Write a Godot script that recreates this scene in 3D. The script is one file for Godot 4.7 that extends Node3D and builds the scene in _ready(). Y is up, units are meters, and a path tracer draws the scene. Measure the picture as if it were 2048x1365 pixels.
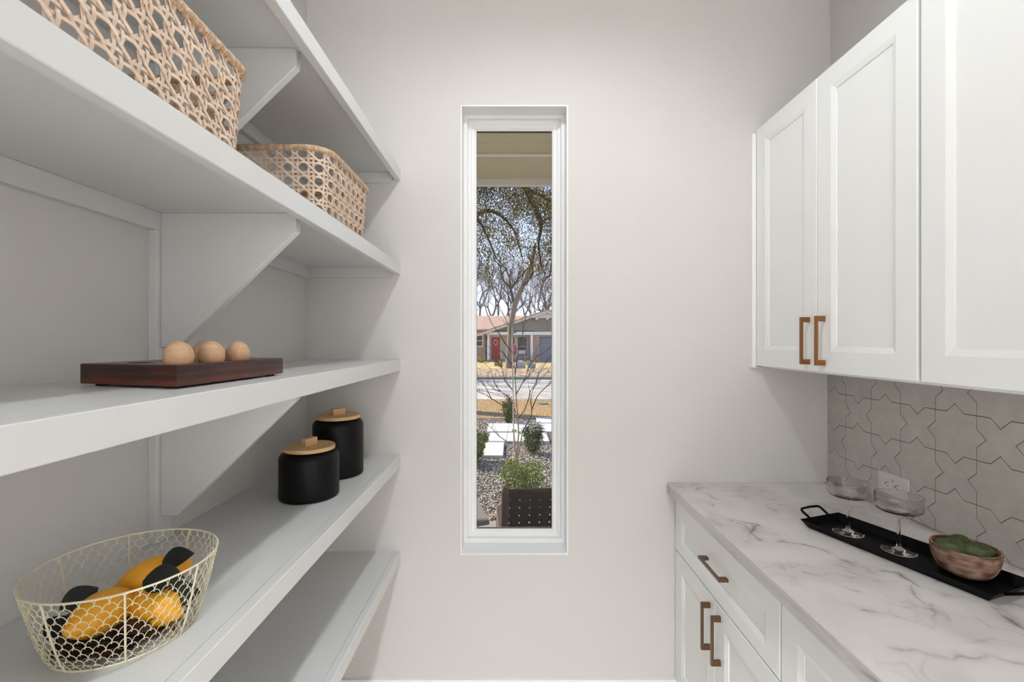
extends Node3D

const EYE := 1.48          # camera height
const BACK := -1.82        # inner face of the window wall
const LEFT := -0.82        # inner face of the shelf wall
const RIGHT := 1.272       # inner face of the cabinet wall
const FRONT := 3.20        # inner face of the wall behind the camera
const CEIL := 2.96
const GROUND := -0.32      # garden level outside

var rng := RandomNumberGenerator.new()
var M := {}
var used := {}


# ---------------------------------------------------------------- mesh builder
class MB:
	var v := PackedVector3Array()
	var sg := PackedInt32Array()
	var mark := 0

	func tri(a: Vector3, b: Vector3, c: Vector3, s := -1) -> void:
		v.append(a); v.append(b); v.append(c); sg.append(s)

	func quad(a: Vector3, b: Vector3, c: Vector3, d: Vector3, s := -1) -> void:
		tri(a, b, c, s); tri(a, c, d, s)

	func begin() -> void:
		mark = v.size()

	func end() -> MB:      # turn the closed piece just added right side out (clockwise fronts)
		var vol := 0.0
		var o := v[mark] if v.size() > mark else Vector3.ZERO
		for i in range(mark, v.size(), 3):
			vol += (v[i] - o).dot((v[i + 1] - o).cross(v[i + 2] - o))
		if vol > 0.0:
			for i in range(mark, v.size(), 3):
				var t := v[i + 1]
				v[i + 1] = v[i + 2]
				v[i + 2] = t
		return self

	func box(c: Vector3, s: Vector3, bev := 0.0) -> MB:
		return obox(Transform3D(Basis(), c), s, bev)

	func span(a: Vector3, b: Vector3, bev := 0.0) -> MB:     # box between two corners
		return box((a + b) / 2.0, (b - a).abs(), bev)

	func obox(x: Transform3D, s: Vector3, bev := 0.0) -> MB:
		var h := s / 2.0
		var b: float = minf(bev, minf(h.x, minf(h.y, h.z)) * 0.98)
		begin()
		var P := func(sx, sy, sz, ax):   # the corner point that lies on the face across axis ax
			var p := Vector3(sx * (h.x - b), sy * (h.y - b), sz * (h.z - b))
			p[ax] = [sx, sy, sz][ax] * h[ax]
			return x * p
		var out := func(a: Vector3, q: Vector3, r: Vector3):
			if (q - a).cross(r - a).dot((a + q + r) / 3.0 - x.origin) > 0.0:
				tri(a, r, q)
			else:
				tri(a, q, r)
		for ax in 3:
			var u := (ax + 1) % 3
			var w := (ax + 2) % 3
			for s1 in [-1, 1]:
				var q := []
				for pr in [[-1, -1], [1, -1], [1, 1], [-1, 1]]:
					var sn := [0, 0, 0]
					sn[ax] = s1; sn[u] = pr[0]; sn[w] = pr[1]
					q.append(P.call(sn[0], sn[1], sn[2], ax))
				out.call(q[0], q[1], q[2]); out.call(q[0], q[2], q[3])
				if b > 0.0:
					for s2 in [-1, 1]:         # edge strips between the faces u and w
						var e := []
						for along in [-1, 1]:
							for face in [u, w]:
								var sn := [0, 0, 0]
								sn[ax] = along; sn[u] = s1; sn[w] = s2
								e.append(P.call(sn[0], sn[1], sn[2], face))
						out.call(e[0], e[1], e[3]); out.call(e[0], e[3], e[2])
		if b > 0.0:
			for sx in [-1, 1]:
				for sy in [-1, 1]:
					for sz in [-1, 1]:
						out.call(P.call(sx, sy, sz, 0), P.call(sx, sy, sz, 1), P.call(sx, sy, sz, 2))
		return self

	# sweep a section along a path; section points are (side, out), outs = outward hint per point
	func sweep(path: PackedVector3Array, sec: PackedVector2Array, closed := false, hints := PackedVector3Array(), scales := PackedFloat32Array(), smooth := true) -> MB:
		begin()
		var n := path.size()
		var k := sec.size()
		var rings: Array[PackedVector3Array] = []
		var side := Vector3.ZERO
		for i in n:
			var a := path[(i - 1 + n) % n] if closed or i > 0 else path[i]
			var b := path[(i + 1) % n] if closed or i < n - 1 else path[i]
			var t := (b - a).normalized()
			if hints.size():
				side = t.cross(hints[i]).normalized()
			elif i == 0:
				side = t.cross(Vector3.UP if absf(t.y) < 0.9 else Vector3.RIGHT).normalized()
			else:
				side = (side - t * side.dot(t)).normalized()
			var o := side.cross(t).normalized()
			var sc := scales[i] if scales.size() else 1.0
			var r := PackedVector3Array()
			for q in sec:
				r.append(path[i] + (side * q.x + o * q.y) * sc)
			rings.append(r)
		for i in (n if closed else n - 1):
			var r0 := rings[i]
			var r1 := rings[(i + 1) % n]
			for j in k:
				var j2 := (j + 1) % k
				quad(r0[j], r0[j2], r1[j2], r1[j], 1 if smooth else -1)
		if not closed:
			for j in range(1, k - 1):
				tri(rings[0][0], rings[0][j + 1], rings[0][j])
				tri(rings[n - 1][0], rings[n - 1][j], rings[n - 1][j + 1])
		return end()

	func tube(path: PackedVector3Array, r: float, k := 8, closed := false, scales := PackedFloat32Array()) -> MB:
		var sec := PackedVector2Array()
		for j in k:
			sec.append(Vector2(cos(TAU * j / k), sin(TAU * j / k)) * r)
		return sweep(path, sec, closed, PackedVector3Array(), scales)

	# a profile of (radius, height) points turned about the y axis; closed profiles make a ring
	func lathe(prof: PackedVector2Array, n := 32, at := Vector3.ZERO, closed := false, squash := Vector2.ONE) -> MB:
		begin()
		var m := prof.size()
		var g := 2
		for i in (m if closed else m - 1):
			var p := prof[i]
			var q := prof[(i + 1) % m]
			if i > 0 or closed:
				var d0 := (p - prof[(i - 1 + m) % m]).normalized()
				if d0.dot((q - p).normalized()) < 0.8:
					g += 1
			for j in n:
				var a0 := TAU * j / n
				var a1 := TAU * (j + 1) / n
				var c0 := Vector3(cos(a0) * squash.x, 0, sin(a0) * squash.y)
				var c1 := Vector3(cos(a1) * squash.x, 0, sin(a1) * squash.y)
				var A := at + c0 * p.x + Vector3.UP * p.y
				var B := at + c1 * p.x + Vector3.UP * p.y
				var C := at + c1 * q.x + Vector3.UP * q.y
				var D := at + c0 * q.x + Vector3.UP * q.y
				if p.x > 1e-6:
					tri(A, B, C, g)
				if q.x > 1e-6:
					tri(A, C, D, g)
		return end()

	# a polygon in the xy plane of x, from z = 0 to z = d, with a chamfer round its front
	func prism(poly: PackedVector2Array, x: Transform3D, d: float, ch := 0.0) -> MB:
		begin()
		var p := poly
		if Geometry2D.is_polygon_clockwise(p):
			p.reverse()
		var n := p.size()
		var inn := inset(p, ch) if ch > 0.0 else p
		var idx := Geometry2D.triangulate_polygon(p)
		for i in range(0, idx.size(), 3):
			tri(x * V(inn[idx[i]], d), x * V(inn[idx[i + 1]], d), x * V(inn[idx[i + 2]], d))
			tri(x * V(p[idx[i]], 0), x * V(p[idx[i + 2]], 0), x * V(p[idx[i + 1]], 0))
		# the triangulation may turn either way: take its sense from the first triangle
		var cw := true
		if idx.size():
			cw = (p[idx[1]] - p[idx[0]]).cross(p[idx[2]] - p[idx[0]]) < 0.0
		for i in n:
			var j := (i + 1) % n
			var a := i if not cw else j
			var b := j if not cw else i
			quad(x * V(p[a], 0), x * V(p[b], 0), x * V(p[b], d - ch), x * V(p[a], d - ch))
			if ch > 0.0:
				quad(x * V(p[a], d - ch), x * V(p[b], d - ch), x * V(inn[b], d), x * V(inn[a], d))
		return end()

	static func V(p: Vector2, z: float) -> Vector3:
		return Vector3(p.x, p.y, z)

	static func inset(p: PackedVector2Array, d: float) -> PackedVector2Array:   # counter-clockwise polygon, mitred
		var r := PackedVector2Array()
		var n := p.size()
		for i in n:
			var a := (p[i] - p[(i - 1 + n) % n]).normalized()
			var b := (p[(i + 1) % n] - p[i]).normalized()
			var na := Vector2(-a.y, a.x)
			var nb := Vector2(-b.y, b.x)
			var m := na + nb
			var l := m.length()
			if l < 0.2:
				r.append(p[i] + na * d)
			else:
				m /= l
				r.append(p[i] + m * minf(d / maxf(m.dot(na), 0.3), d * 3.0))
		return r

	# a closed round body: f(direction) gives the point
	func blob(f: Callable, nu := 24, nv := 14) -> MB:
		begin()
		var rows := []
		for i in nv + 1:
			var th := PI * i / nv
			var row := PackedVector3Array()
			for j in nu:
				var ph := TAU * j / nu
				row.append(f.call(Vector3(sin(th) * cos(ph), cos(th), sin(th) * sin(ph))))
			rows.append(row)
		for i in nv:
			for j in nu:
				var k := (j + 1) % nu
				var A: Vector3 = rows[i][j]
				var B: Vector3 = rows[i][k]
				var C: Vector3 = rows[i + 1][k]
				var D: Vector3 = rows[i + 1][j]
				if i > 0:
					tri(A, B, C, 1)
				if i < nv - 1:
					tri(A, C, D, 1)
		return end()

	# nested rectangles (x0, y0, x1, y1, z), each joined to the next and the last to the first
	func rect_rings(rs: Array) -> MB:
		begin()
		for i in rs.size():
			var p = rs[i]
			var q = rs[(i + 1) % rs.size()]
			var A := [Vector3(p[0], p[1], p[4]), Vector3(p[2], p[1], p[4]), Vector3(p[2], p[3], p[4]), Vector3(p[0], p[3], p[4])]
			var B := [Vector3(q[0], q[1], q[4]), Vector3(q[2], q[1], q[4]), Vector3(q[2], q[3], q[4]), Vector3(q[0], q[3], q[4])]
			for k in 4:
				var l := (k + 1) % 4
				quad(A[k], A[l], B[l], B[k])
		return end()

	func mesh() -> ArrayMesh:
		var st := SurfaceTool.new()
		st.begin(Mesh.PRIMITIVE_TRIANGLES)
		for i in sg.size():
			st.set_smooth_group(sg[i])
			st.add_vertex(v[3 * i]); st.add_vertex(v[3 * i + 1]); st.add_vertex(v[3 * i + 2])
		st.generate_normals()
		st.index()
		return st.commit()


# ---------------------------------------------------------------- scene helpers
func numbered(called: String) -> String:
	var n: int = used.get(called, -1) + 1
	used[called] = n
	return called if n == 0 else "%s_%03d" % [called, n]

func tag(o: Node, label: String, category: String, group := "", kind := "") -> Node:
	if label: o.set_meta("label", label)
	if category: o.set_meta("category", category)
	if group: o.set_meta("group", group)
	if kind: o.set_meta("kind", kind)
	return o

func thing(called: String, label: String, category: String, at := Vector3.ZERO, turn := 0.0, group := "") -> Node3D:
	var o := Node3D.new()
	o.name = numbered(called)
	add_child(o)
	o.position = at
	o.rotation.y = turn
	tag(o, label, category, group)
	return o

func put(called: String, m, material: Material, parent: Node = null, at := Vector3.ZERO, kind := "") -> MeshInstance3D:
	var o := MeshInstance3D.new()
	o.mesh = m.mesh() if m is MB else m
	o.material_override = null
	for s in o.mesh.get_surface_count():
		o.set_surface_override_material(s, material)
	o.position = at
	if kind: o.set_meta("kind", kind)
	if parent == null:
		o.name = numbered(called)
		add_child(o)
	else:
		var n := 0
		var want := called
		while parent.has_node(NodePath(want)):
			n += 1
			want = "%s_%03d" % [called, n]
		o.name = want
		parent.add_child(o)
	return o

func struct(called: String, m, material: Material, label: String, category: String) -> MeshInstance3D:
	var o := put(called, m, material)
	tag(o, label, category, "", "structure")
	return o

func copy(o: Node3D, label: String, at: Vector3, turn := 0.0) -> Node3D:
	var base := String(o.name).rstrip("0123456789").trim_suffix("_")
	var c: Node3D = o.duplicate()
	c.name = numbered(base)
	add_child(c)
	c.position = at
	c.rotation.y = turn
	c.set_meta("label", label)
	return c

func many(called: String, m: Mesh, material: Material, places: Array, parent: Node, colors := []) -> MultiMeshInstance3D:
	var mm := MultiMesh.new()
	mm.transform_format = MultiMesh.TRANSFORM_3D
	mm.use_colors = colors.size() > 0
	mm.mesh = m
	mm.instance_count = places.size()
	for i in places.size():
		mm.set_instance_transform(i, places[i])
		if colors.size():
			mm.set_instance_color(i, colors[i])
	var o := MultiMeshInstance3D.new()
	o.multimesh = mm
	o.material_override = material
	o.set_meta("kind", "stuff")
	if parent:
		o.name = called
		parent.add_child(o, true)
	else:
		o.name = numbered(called)
		add_child(o)
	return o

func rgb(r: int, g: int, b: int, a := 1.0) -> Color:
	return Color(r / 255.0, g / 255.0, b / 255.0, a)

func mat(c: Color, rough := 0.6, metal := 0.0) -> StandardMaterial3D:
	var m := StandardMaterial3D.new()
	m.albedo_color = c
	m.roughness = rough
	m.metallic = metal
	return m

func triplanar(m: StandardMaterial3D, scale: Vector3, world := false) -> StandardMaterial3D:
	m.uv1_triplanar = true
	m.uv1_world_triplanar = world
	m.uv1_scale = scale
	m.uv1_triplanar_sharpness = 8.0
	return m

func picture(w: int, h: int, f: Callable) -> ImageTexture:
	var im := Image.create(w, h, false, Image.FORMAT_RGB8)
	for y in h:
		for x in w:
			im.set_pixel(x, y, f.call(x, y))
	return ImageTexture.create_from_image(im)

func noise(seed_: int, freq: float, oct := 3) -> FastNoiseLite:
	var n := FastNoiseLite.new()
	n.seed = seed_
	n.noise_type = FastNoiseLite.TYPE_SIMPLEX_SMOOTH
	n.frequency = freq
	n.fractal_octaves = oct
	return n

func bumps(seed_: int, freq: float, strength: float, size := 256) -> NoiseTexture2D:
	var t := NoiseTexture2D.new()
	t.width = size
	t.height = size
	t.seamless = true
	t.as_normal_map = true
	t.bump_strength = strength
	t.noise = noise(seed_, freq, 3)
	return t

# streaky grain that runs along x of the picture (seamless by mirroring the second half)
func grain(seed_: int, dark: Color, light: Color, stretch: float, freq: float, contrast := 1.0, s := 256) -> ImageTexture:
	var n1 := noise(seed_, freq, 3)
	var n2 := noise(seed_ + 7, freq * 3.5, 2)
	return picture(s, s, func(x, y):
		var u: float = minf(x, s - x) / stretch
		var w: float = minf(y, s - y)
		var a := n1.get_noise_2d(u, w) * 0.5 + 0.5
		var b := n2.get_noise_2d(u * 0.6, w) * 0.5 + 0.5
		var k := clampf((a * 0.65 + b * 0.35 - 0.5) * 1.9 * contrast + 0.5, 0.0, 1.0)
		return dark.lerp(light, k))


# ---------------------------------------------------------------- scene
func _ready() -> void:
	rng.seed = 20
	# camera
	var cam := Camera3D.new()
	cam.name = "camera"
	cam.fov = 73.74
	cam.near = 0.02
	cam.far = 400.0
	add_child(cam)
	cam.position = Vector3(0, EYE, 0)
	cam.current = true
	# sky, sun, exposure
	var sky := ProceduralSkyMaterial.new()
	sky.sky_top_color = Color(0.62, 0.74, 0.94)
	sky.sky_horizon_color = Color(0.93, 0.96, 1.0)
	sky.sky_curve = 0.22
	sky.ground_horizon_color = Color(0.80, 0.78, 0.74)
	sky.ground_bottom_color = Color(0.45, 0.42, 0.38)
	sky.sun_angle_max = 1.0
	sky.energy_multiplier = 1.3
	var env := Environment.new()
	env.background_mode = Environment.BG_SKY
	env.sky = Sky.new()
	env.sky.sky_material = sky
	env.tonemap_mode = Environment.TONE_MAPPER_LINEAR
	env.tonemap_exposure = 1.0
	env.sdfgi_enabled = true
	env.ssao_enabled = true
	env.ssil_enabled = true
	var we := WorldEnvironment.new()
	we.name = "environment"
	we.environment = env
	add_child(we)
	var sun := DirectionalLight3D.new()
	sun.name = "sun"
	sun.light_color = Color(1.0, 0.95, 0.86)
	sun.light_energy = 3.2
	sun.light_angular_distance = 0.6
	sun.shadow_enabled = true
	add_child(sun)
	sun.look_at_from_position(Vector3.ZERO, -Vector3(-0.80, 0.66, -0.45), Vector3.UP)
	# the room's recessed ceiling lamps
	lamp(Vector3(0.10, CEIL, -0.82), 1.0, 84.0, "round recessed ceiling light nearest the window wall")
	lamp(Vector3(0.13, CEIL, 2.42), 19.5, 67.5, "round recessed ceiling light behind the camera")

	materials()
	room()
	shelves()
	cabinets()
	backsplash()
	shelf_things()
	counter_things()
	garden()
	street()


func lamp(at: Vector3, energy: float, cone: float, label: String) -> void:
	var t := thing("ceiling_light", label, "ceiling light", at)
	put("trim_ring", MB.new().lathe(PackedVector2Array([Vector2(0.062, 0.0), Vector2(0.085, 0.0), Vector2(0.083, -0.006), Vector2(0.064, -0.006)]), 32, Vector3.ZERO, true), mat(rgb(240, 240, 238), 0.4), t)
	var e := mat(rgb(255, 250, 240), 0.5)
	e.emission_enabled = true
	e.emission = Color(1.0, 0.96, 0.9)
	e.emission_energy_multiplier = 2.0
	put("diffuser", MB.new().lathe(PackedVector2Array([Vector2(0, 0.001), Vector2(0.061, 0.001), Vector2(0.061, -0.003), Vector2(0, -0.003)]), 32), e, t)
	var l := SpotLight3D.new()
	l.name = "glow"
	l.light_color = Color(0.962, 0.986, 1.0)
	l.light_energy = energy
	l.spot_range = 12.0
	l.spot_attenuation = 2.0
	l.spot_angle = cone
	l.spot_angle_attenuation = 0.55
	l.light_size = 0.06
	l.shadow_enabled = true
	t.add_child(l)
	l.position = Vector3(0, -0.02, 0)
	l.rotation_degrees = Vector3(-90, 0, 0)


func materials() -> void:
	var peel := bumps(3, 0.05, 1.2)
	M.wall = triplanar(mat(rgb(217, 213, 210), 0.75), Vector3.ONE * 3.0, true)
	M.wall.normal_enabled = true
	M.wall.normal_texture = peel
	M.wall.normal_scale = 0.25
	M.ceiling = mat(rgb(244, 243, 241), 0.85)
	M.floor = triplanar(mat(Color.WHITE, 0.45), Vector3(0.6, 2.0, 2.0), true)
	M.floor.albedo_texture = grain(11, rgb(216, 207, 198), rgb(230, 222, 214), 8.0, 0.03)
	M.trim = mat(rgb(238, 238, 237), 0.38)
	M.shelf = triplanar(mat(rgb(218, 218, 216), 0.3), Vector3(1.2, 6.0, 1.2))
	M.shelf.normal_enabled = true
	M.shelf.normal_texture = bumps(5, 0.03, 0.8)
	M.shelf.normal_scale = 0.12
	M.cabinet = mat(rgb(248, 248, 246), 0.36)
	M.brass = mat(rgb(150, 103, 60), 0.36, 0.75)
	M.bronze = mat(rgb(120, 92, 72), 0.34, 0.75)
	M.dark = mat(rgb(14, 13, 13), 0.6)
	M.black = mat(rgb(3, 3, 3), 0.5)
	M.black.metallic_specular = 0.35
	M.vinyl = mat(rgb(240, 240, 240), 0.4)
	M.gasket = mat(rgb(28, 29, 31), 0.6)
	M.pane = StandardMaterial3D.new()
	M.pane.transparency = BaseMaterial3D.TRANSPARENCY_ALPHA
	M.pane.albedo_color = Color(0.55, 0.62, 0.58, 0.004)
	M.pane.roughness = 0.0
	M.pane.metallic_specular = 0.22
	M.tile = triplanar(mat(Color.WHITE, 0.32), Vector3.ONE * 4.0)
	M.tile.albedo_texture = grain(21, rgb(196, 189, 183), rgb(207, 201, 195), 1.0, 0.02, 1.0, 128)
	M.grout = mat(rgb(84, 77, 72), 0.9)
	M.plastic = mat(rgb(226, 222, 218), 0.35)
	M.marble = marble()
	M.cane = triplanar(mat(Color.WHITE, 0.55), Vector3.ONE * 9.0)
	M.cane.albedo_texture = grain(31, rgb(214, 184, 158), rgb(238, 218, 200), 1.5, 0.02, 1.2, 128)
	M.rim = triplanar(mat(Color.WHITE, 0.55), Vector3.ONE * 14.0)
	M.rim.albedo_texture = grain(33, rgb(178, 142, 110), rgb(226, 200, 174), 1.5, 0.04, 1.3, 128)
	M.walnut = triplanar(mat(Color.WHITE, 0.3), Vector3(3.0, 7.0, 3.0))
	M.walnut.albedo_texture = grain(41, rgb(30, 8, 5), rgb(104, 44, 20), 3.0, 0.014, 1.3)
	M.ball = triplanar(mat(Color.WHITE, 0.55), Vector3(12, 12, 12))
	M.ball.albedo_texture = grain(51, rgb(186, 146, 110), rgb(208, 172, 138), 6.0, 0.03, 0.8)
	M.bamboo = triplanar(mat(Color.WHITE, 0.45), Vector3(5, 5, 5))
	M.bamboo.albedo_texture = grain(61, rgb(204, 158, 106), rgb(226, 188, 138), 10.0, 0.05, 1.0)
	M.cream_wire = mat(rgb(226, 218, 190), 0.5)
	M.lemon = triplanar(mat(Color.WHITE, 0.42), Vector3.ONE * 8.0)
	M.lemon.albedo_texture = grain(71, rgb(232, 150, 24), rgb(246, 178, 44), 1.0, 0.02, 1.0, 128)
	M.lemon.normal_enabled = true
	M.lemon.normal_texture = bumps(73, 0.12, 2.0)
	M.lemon.normal_scale = 0.1
	M.leaf_dark = mat(rgb(12, 20, 14), 0.6)
	M.leaf_brown = mat(rgb(74, 36, 22), 0.6)
	M.leaf_wine = mat(rgb(44, 16, 12), 0.6)
	M.stem = mat(rgb(106, 68, 36), 0.7)
	M.lime = triplanar(mat(Color.WHITE, 0.55), Vector3.ONE * 8.0)
	M.lime.albedo_texture = grain(81, rgb(38, 47, 21), rgb(80, 91, 40), 1.0, 0.025, 1.3, 128)
	M.lime.normal_enabled = true
	M.lime.normal_texture = bumps(83, 0.14, 2.0)
	M.lime.normal_scale = 0.3
	M.bowl = triplanar(mat(Color.WHITE, 0.65), Vector3(5, 6, 5))
	M.bowl.albedo_texture = grain(91, rgb(84, 56, 44), rgb(186, 152, 130), 1.2, 0.010, 1.7)
	M.smoke = StandardMaterial3D.new()
	M.smoke.refraction_enabled = true
	M.smoke.refraction_scale = 0.05
	M.smoke.albedo_color = Color(0.915, 0.905, 0.90, 0.0)
	M.smoke.roughness = 0.0
	# outside
	M.siding = mat(rgb(218, 216, 184), 0.6)
	M.white_paint = mat(rgb(246, 246, 244), 0.5)
	M.concrete = triplanar(mat(Color.WHITE, 0.85), Vector3.ONE * 0.8, true)
	M.concrete.albedo_texture = grain(101, rgb(166, 165, 164), rgb(188, 187, 184), 1.0, 0.03, 1.0, 128)
	M.road = triplanar(mat(Color.WHITE, 0.9), Vector3.ONE * 0.3, true)
	M.road.albedo_texture = grain(103, rgb(150, 144, 138), rgb(180, 173, 165), 1.0, 0.05, 1.2, 128)
	M.soil = triplanar(mat(Color.WHITE, 1.0), Vector3.ONE * 1.2, true)
	M.soil.albedo_texture = grain(105, rgb(46, 40, 37), rgb(96, 88, 80), 1.0, 0.12, 1.5, 128)
	M.mulch = triplanar(mat(Color.WHITE, 1.0), Vector3.ONE * 0.3, true)
	M.mulch.albedo_texture = grain(106, rgb(60, 48, 40), rgb(196, 172, 136), 2.0, 0.10, 1.6, 128)
	M.straw = triplanar(mat(Color.WHITE, 1.0), Vector3.ONE * 0.5, true)
	M.straw.albedo_texture = grain(107, rgb(92, 68, 42), rgb(186, 156, 108), 1.0, 0.16, 1.3)
	M.yard = triplanar(mat(Color.WHITE, 1.0), Vector3.ONE * 0.15, true)
	M.yard.albedo_texture = grain(109, rgb(128, 104, 72), rgb(190, 172, 124), 2.0, 0.06, 1.6)
	M.stone = mat(Color.WHITE, 0.85)
	M.stone.vertex_color_use_as_albedo = true
	M.leaf = mat(Color.WHITE, 0.8)
	M.leaf.metallic_specular = 0.15
	M.leaf.vertex_color_use_as_albedo = true
	M.leaf.cull_mode = BaseMaterial3D.CULL_DISABLED
	M.leaf.backlight_enabled = true
	M.leaf.backlight = Color(0.22, 0.24, 0.05)
	M.bark = triplanar(mat(Color.WHITE, 0.95), Vector3(2, 0.6, 2))
	M.bark.albedo_texture = grain(111, rgb(96, 82, 72), rgb(150, 134, 120), 0.4, 0.06, 1.3, 128)
	M.twig = mat(rgb(58, 42, 36), 0.9)
	M.oak = mat(rgb(78, 54, 40), 0.95)
	M.young_bark = mat(rgb(150, 124, 100), 0.85)
	M.leather = triplanar(mat(Color.WHITE, 0.7), Vector3.ONE * 6.0)
	M.leather.albedo_texture = grain(113, rgb(30, 20, 16), rgb(46, 32, 26), 1.0, 0.06, 1.0, 128)
	M.leather.metallic_specular = 0.15
	M.chair_wood = triplanar(mat(Color.WHITE, 0.5), Vector3(10, 2, 10))
	M.chair_wood.albedo_texture = grain(115, rgb(44, 28, 20), rgb(78, 50, 34), 0.4, 0.05, 1.2, 128)
	M.grey_wood = mat(rgb(96, 92, 92), 0.7)


# white quartz with grey veins laid out in the slab's own plan (metres from the back corner)
func marble() -> StandardMaterial3D:
	var w := 512
	var h := 1280
	var x0 := 0.60
	var z0 := -1.84
	var lx := 0.70
	var lz := 1.75
	var f := PackedFloat32Array()
	f.resize(w * h)
	var warp := noise(201, 0.02, 4)
	var thick := noise(203, 0.015, 2)
	# veins: darkness, width in metres, then plan points x, z
	var veins := [
		[0.42, 0.0035, [0.744, -1.279, 0.784, -1.272, 0.829, -1.238, 0.853, -1.208, 0.862, -1.156, 0.899, -1.127, 0.943, -1.112, 0.936, -1.078, 0.943, -1.046, 0.972, -1.012, 1.032, -0.996, 1.07, -0.985]],
		[0.34, 0.003, [0.92, -1.05, 0.90, -1.02, 0.885, -0.97, 0.87, -0.94]],
		[0.46, 0.006, [0.955, -1.02, 0.985, -1.0, 1.03, -0.98, 1.01, -0.945, 1.005, -0.90, 1.01, -0.865, 1.02, -0.835, 0.985, -0.80, 0.93, -0.775]],
		[0.40, 0.004, [1.19, -1.09, 1.16, -1.06, 1.12, -1.05, 1.08, -1.03, 1.05, -1.01, 1.02, -0.995]],
		[0.55, 0.008, [1.085, -1.19, 1.075, -1.14, 1.09, -1.10, 1.105, -1.07]],
		[0.38, 0.003, [0.985, -1.06, 1.01, -1.075, 1.06, -1.08, 1.11, -1.07]],
		[0.36, 0.005, [0.685, -1.435, 0.727, -1.43, 0.75, -1.395, 0.715, -1.355, 0.70, -1.33, 0.71, -1.30]],
		[0.25, 0.004, [0.71, -1.41, 0.715, -1.365]],
		[0.24, 0.004, [0.72, -1.76, 0.69, -1.70, 0.73, -1.68, 0.73, -1.63, 0.77, -1.60]],
		[0.22, 0.004, [0.80, -1.72, 0.86, -1.72, 0.93, -1.78]],
		[0.22, 0.004, [0.67, -1.60, 0.70, -1.60, 0.69, -1.56]],
		[0.30, 0.003, [0.715, -1.105, 0.735, -1.095, 0.75, -1.06, 0.77, -1.03]],
		[0.20, 0.003, [0.93, -1.36, 0.96, -1.33, 0.94, -1.29, 0.95, -1.21]],
		[0.28, 0.004, [0.735, -0.955, 0.77, -0.94, 0.83, -0.90, 0.87, -0.94, 0.90, -0.98]],
		[0.26, 0.006, [0.70, -0.84, 0.78, -0.81, 0.86, -0.82, 0.92, -0.79]],
		[0.25, 0.004, [1.05, -0.86, 1.12, -0.80, 1.16, -0.70, 1.24, -0.62]],
		[0.30, 0.005, [0.66, -0.66, 0.76, -0.58, 0.86, -0.60, 0.98, -0.52, 1.10, -0.46, 1.25, -0.40]],
		[0.26, 0.004, [0.70, -0.36, 0.84, -0.28, 0.95, -0.33, 1.12, -0.22]],
	]
	for ve in veins:
		var pts: Array = ve[2]
		for k in range(0, pts.size() - 2, 2):
			var a := Vector2(pts[k], pts[k + 1])
			var b := Vector2(pts[k + 2], pts[k + 3])
			var steps := int(a.distance_to(b) / 0.0009) + 1
			for s in steps:
				var p := a.lerp(b, float(s) / steps)
				var wob := Vector2(warp.get_noise_2d(p.x * 700.0, p.y * 700.0), warp.get_noise_2d(p.x * 700.0 + 500.0, p.y * 700.0)) * 0.016
				p += wob
				var wid: float = ve[1] * (0.55 + 1.3 * absf(thick.get_noise_2d(p.x * 900.0, p.y * 900.0 + 90.0)))
				var dk: float = ve[0] * clampf(0.62 + 1.1 * thick.get_noise_2d(p.x * 600.0 + 40.0, p.y * 600.0), 0.15, 1.0)
				var cx := (p.x - x0) / lx * w
				var cy := (p.y - z0) / lz * h
				var r := wid * 5.0 / lx * w
				for yy in range(maxi(0, int(cy - r)), mini(h, int(cy + r) + 1)):
					for xx in range(maxi(0, int(cx - r)), mini(w, int(cx + r) + 1)):
						var d := Vector2(xx - cx, yy - cy).length() / w * lx / wid
						var q := dk * (0.66 * exp(-d * d * 1.6) + 0.34 * exp(-d * d * 0.14))
						var i := yy * w + xx
						if q > f[i]:
							f[i] = q
	var cloud := noise(205, 0.006, 3)
	var m := triplanar(mat(Color.WHITE, 0.13), Vector3(1.0 / lx, 1.0 / 0.7, 1.0 / lz), true)
	m.uv1_offset = Vector3(-x0 / lx, 0, -z0 / lz)
	var fine := noise(207, 0.008, 4)
	var patch := noise(209, 0.0042, 2)
	m.albedo_texture = picture(w, h, func(x, y):
		var wx: float = x + 60.0 * cloud.get_noise_2d(x * 0.8, y * 0.8)
		var wy: float = y * 0.93 + 60.0 * cloud.get_noise_2d(x * 0.8 + 700.0, y * 0.8)
		var ridge := pow(1.0 - minf(1.0, absf(fine.get_noise_2d(wx, wy)) * 3.2), 5.0)
		var mask := clampf(patch.get_noise_2d(x + 300.0, y) * 2.2 + 0.25, 0.0, 1.0)
		var k := 0.17 * ridge * mask + 0.09 * mask * mask + clampf(f[y * w + x] * 1.5 + maxf(0.0, cloud.get_noise_2d(x, y)) * 0.14, 0.0, 0.85)
		return rgb(213, 208, 204).lerp(rgb(104, 96, 94), k))
	return m


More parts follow.
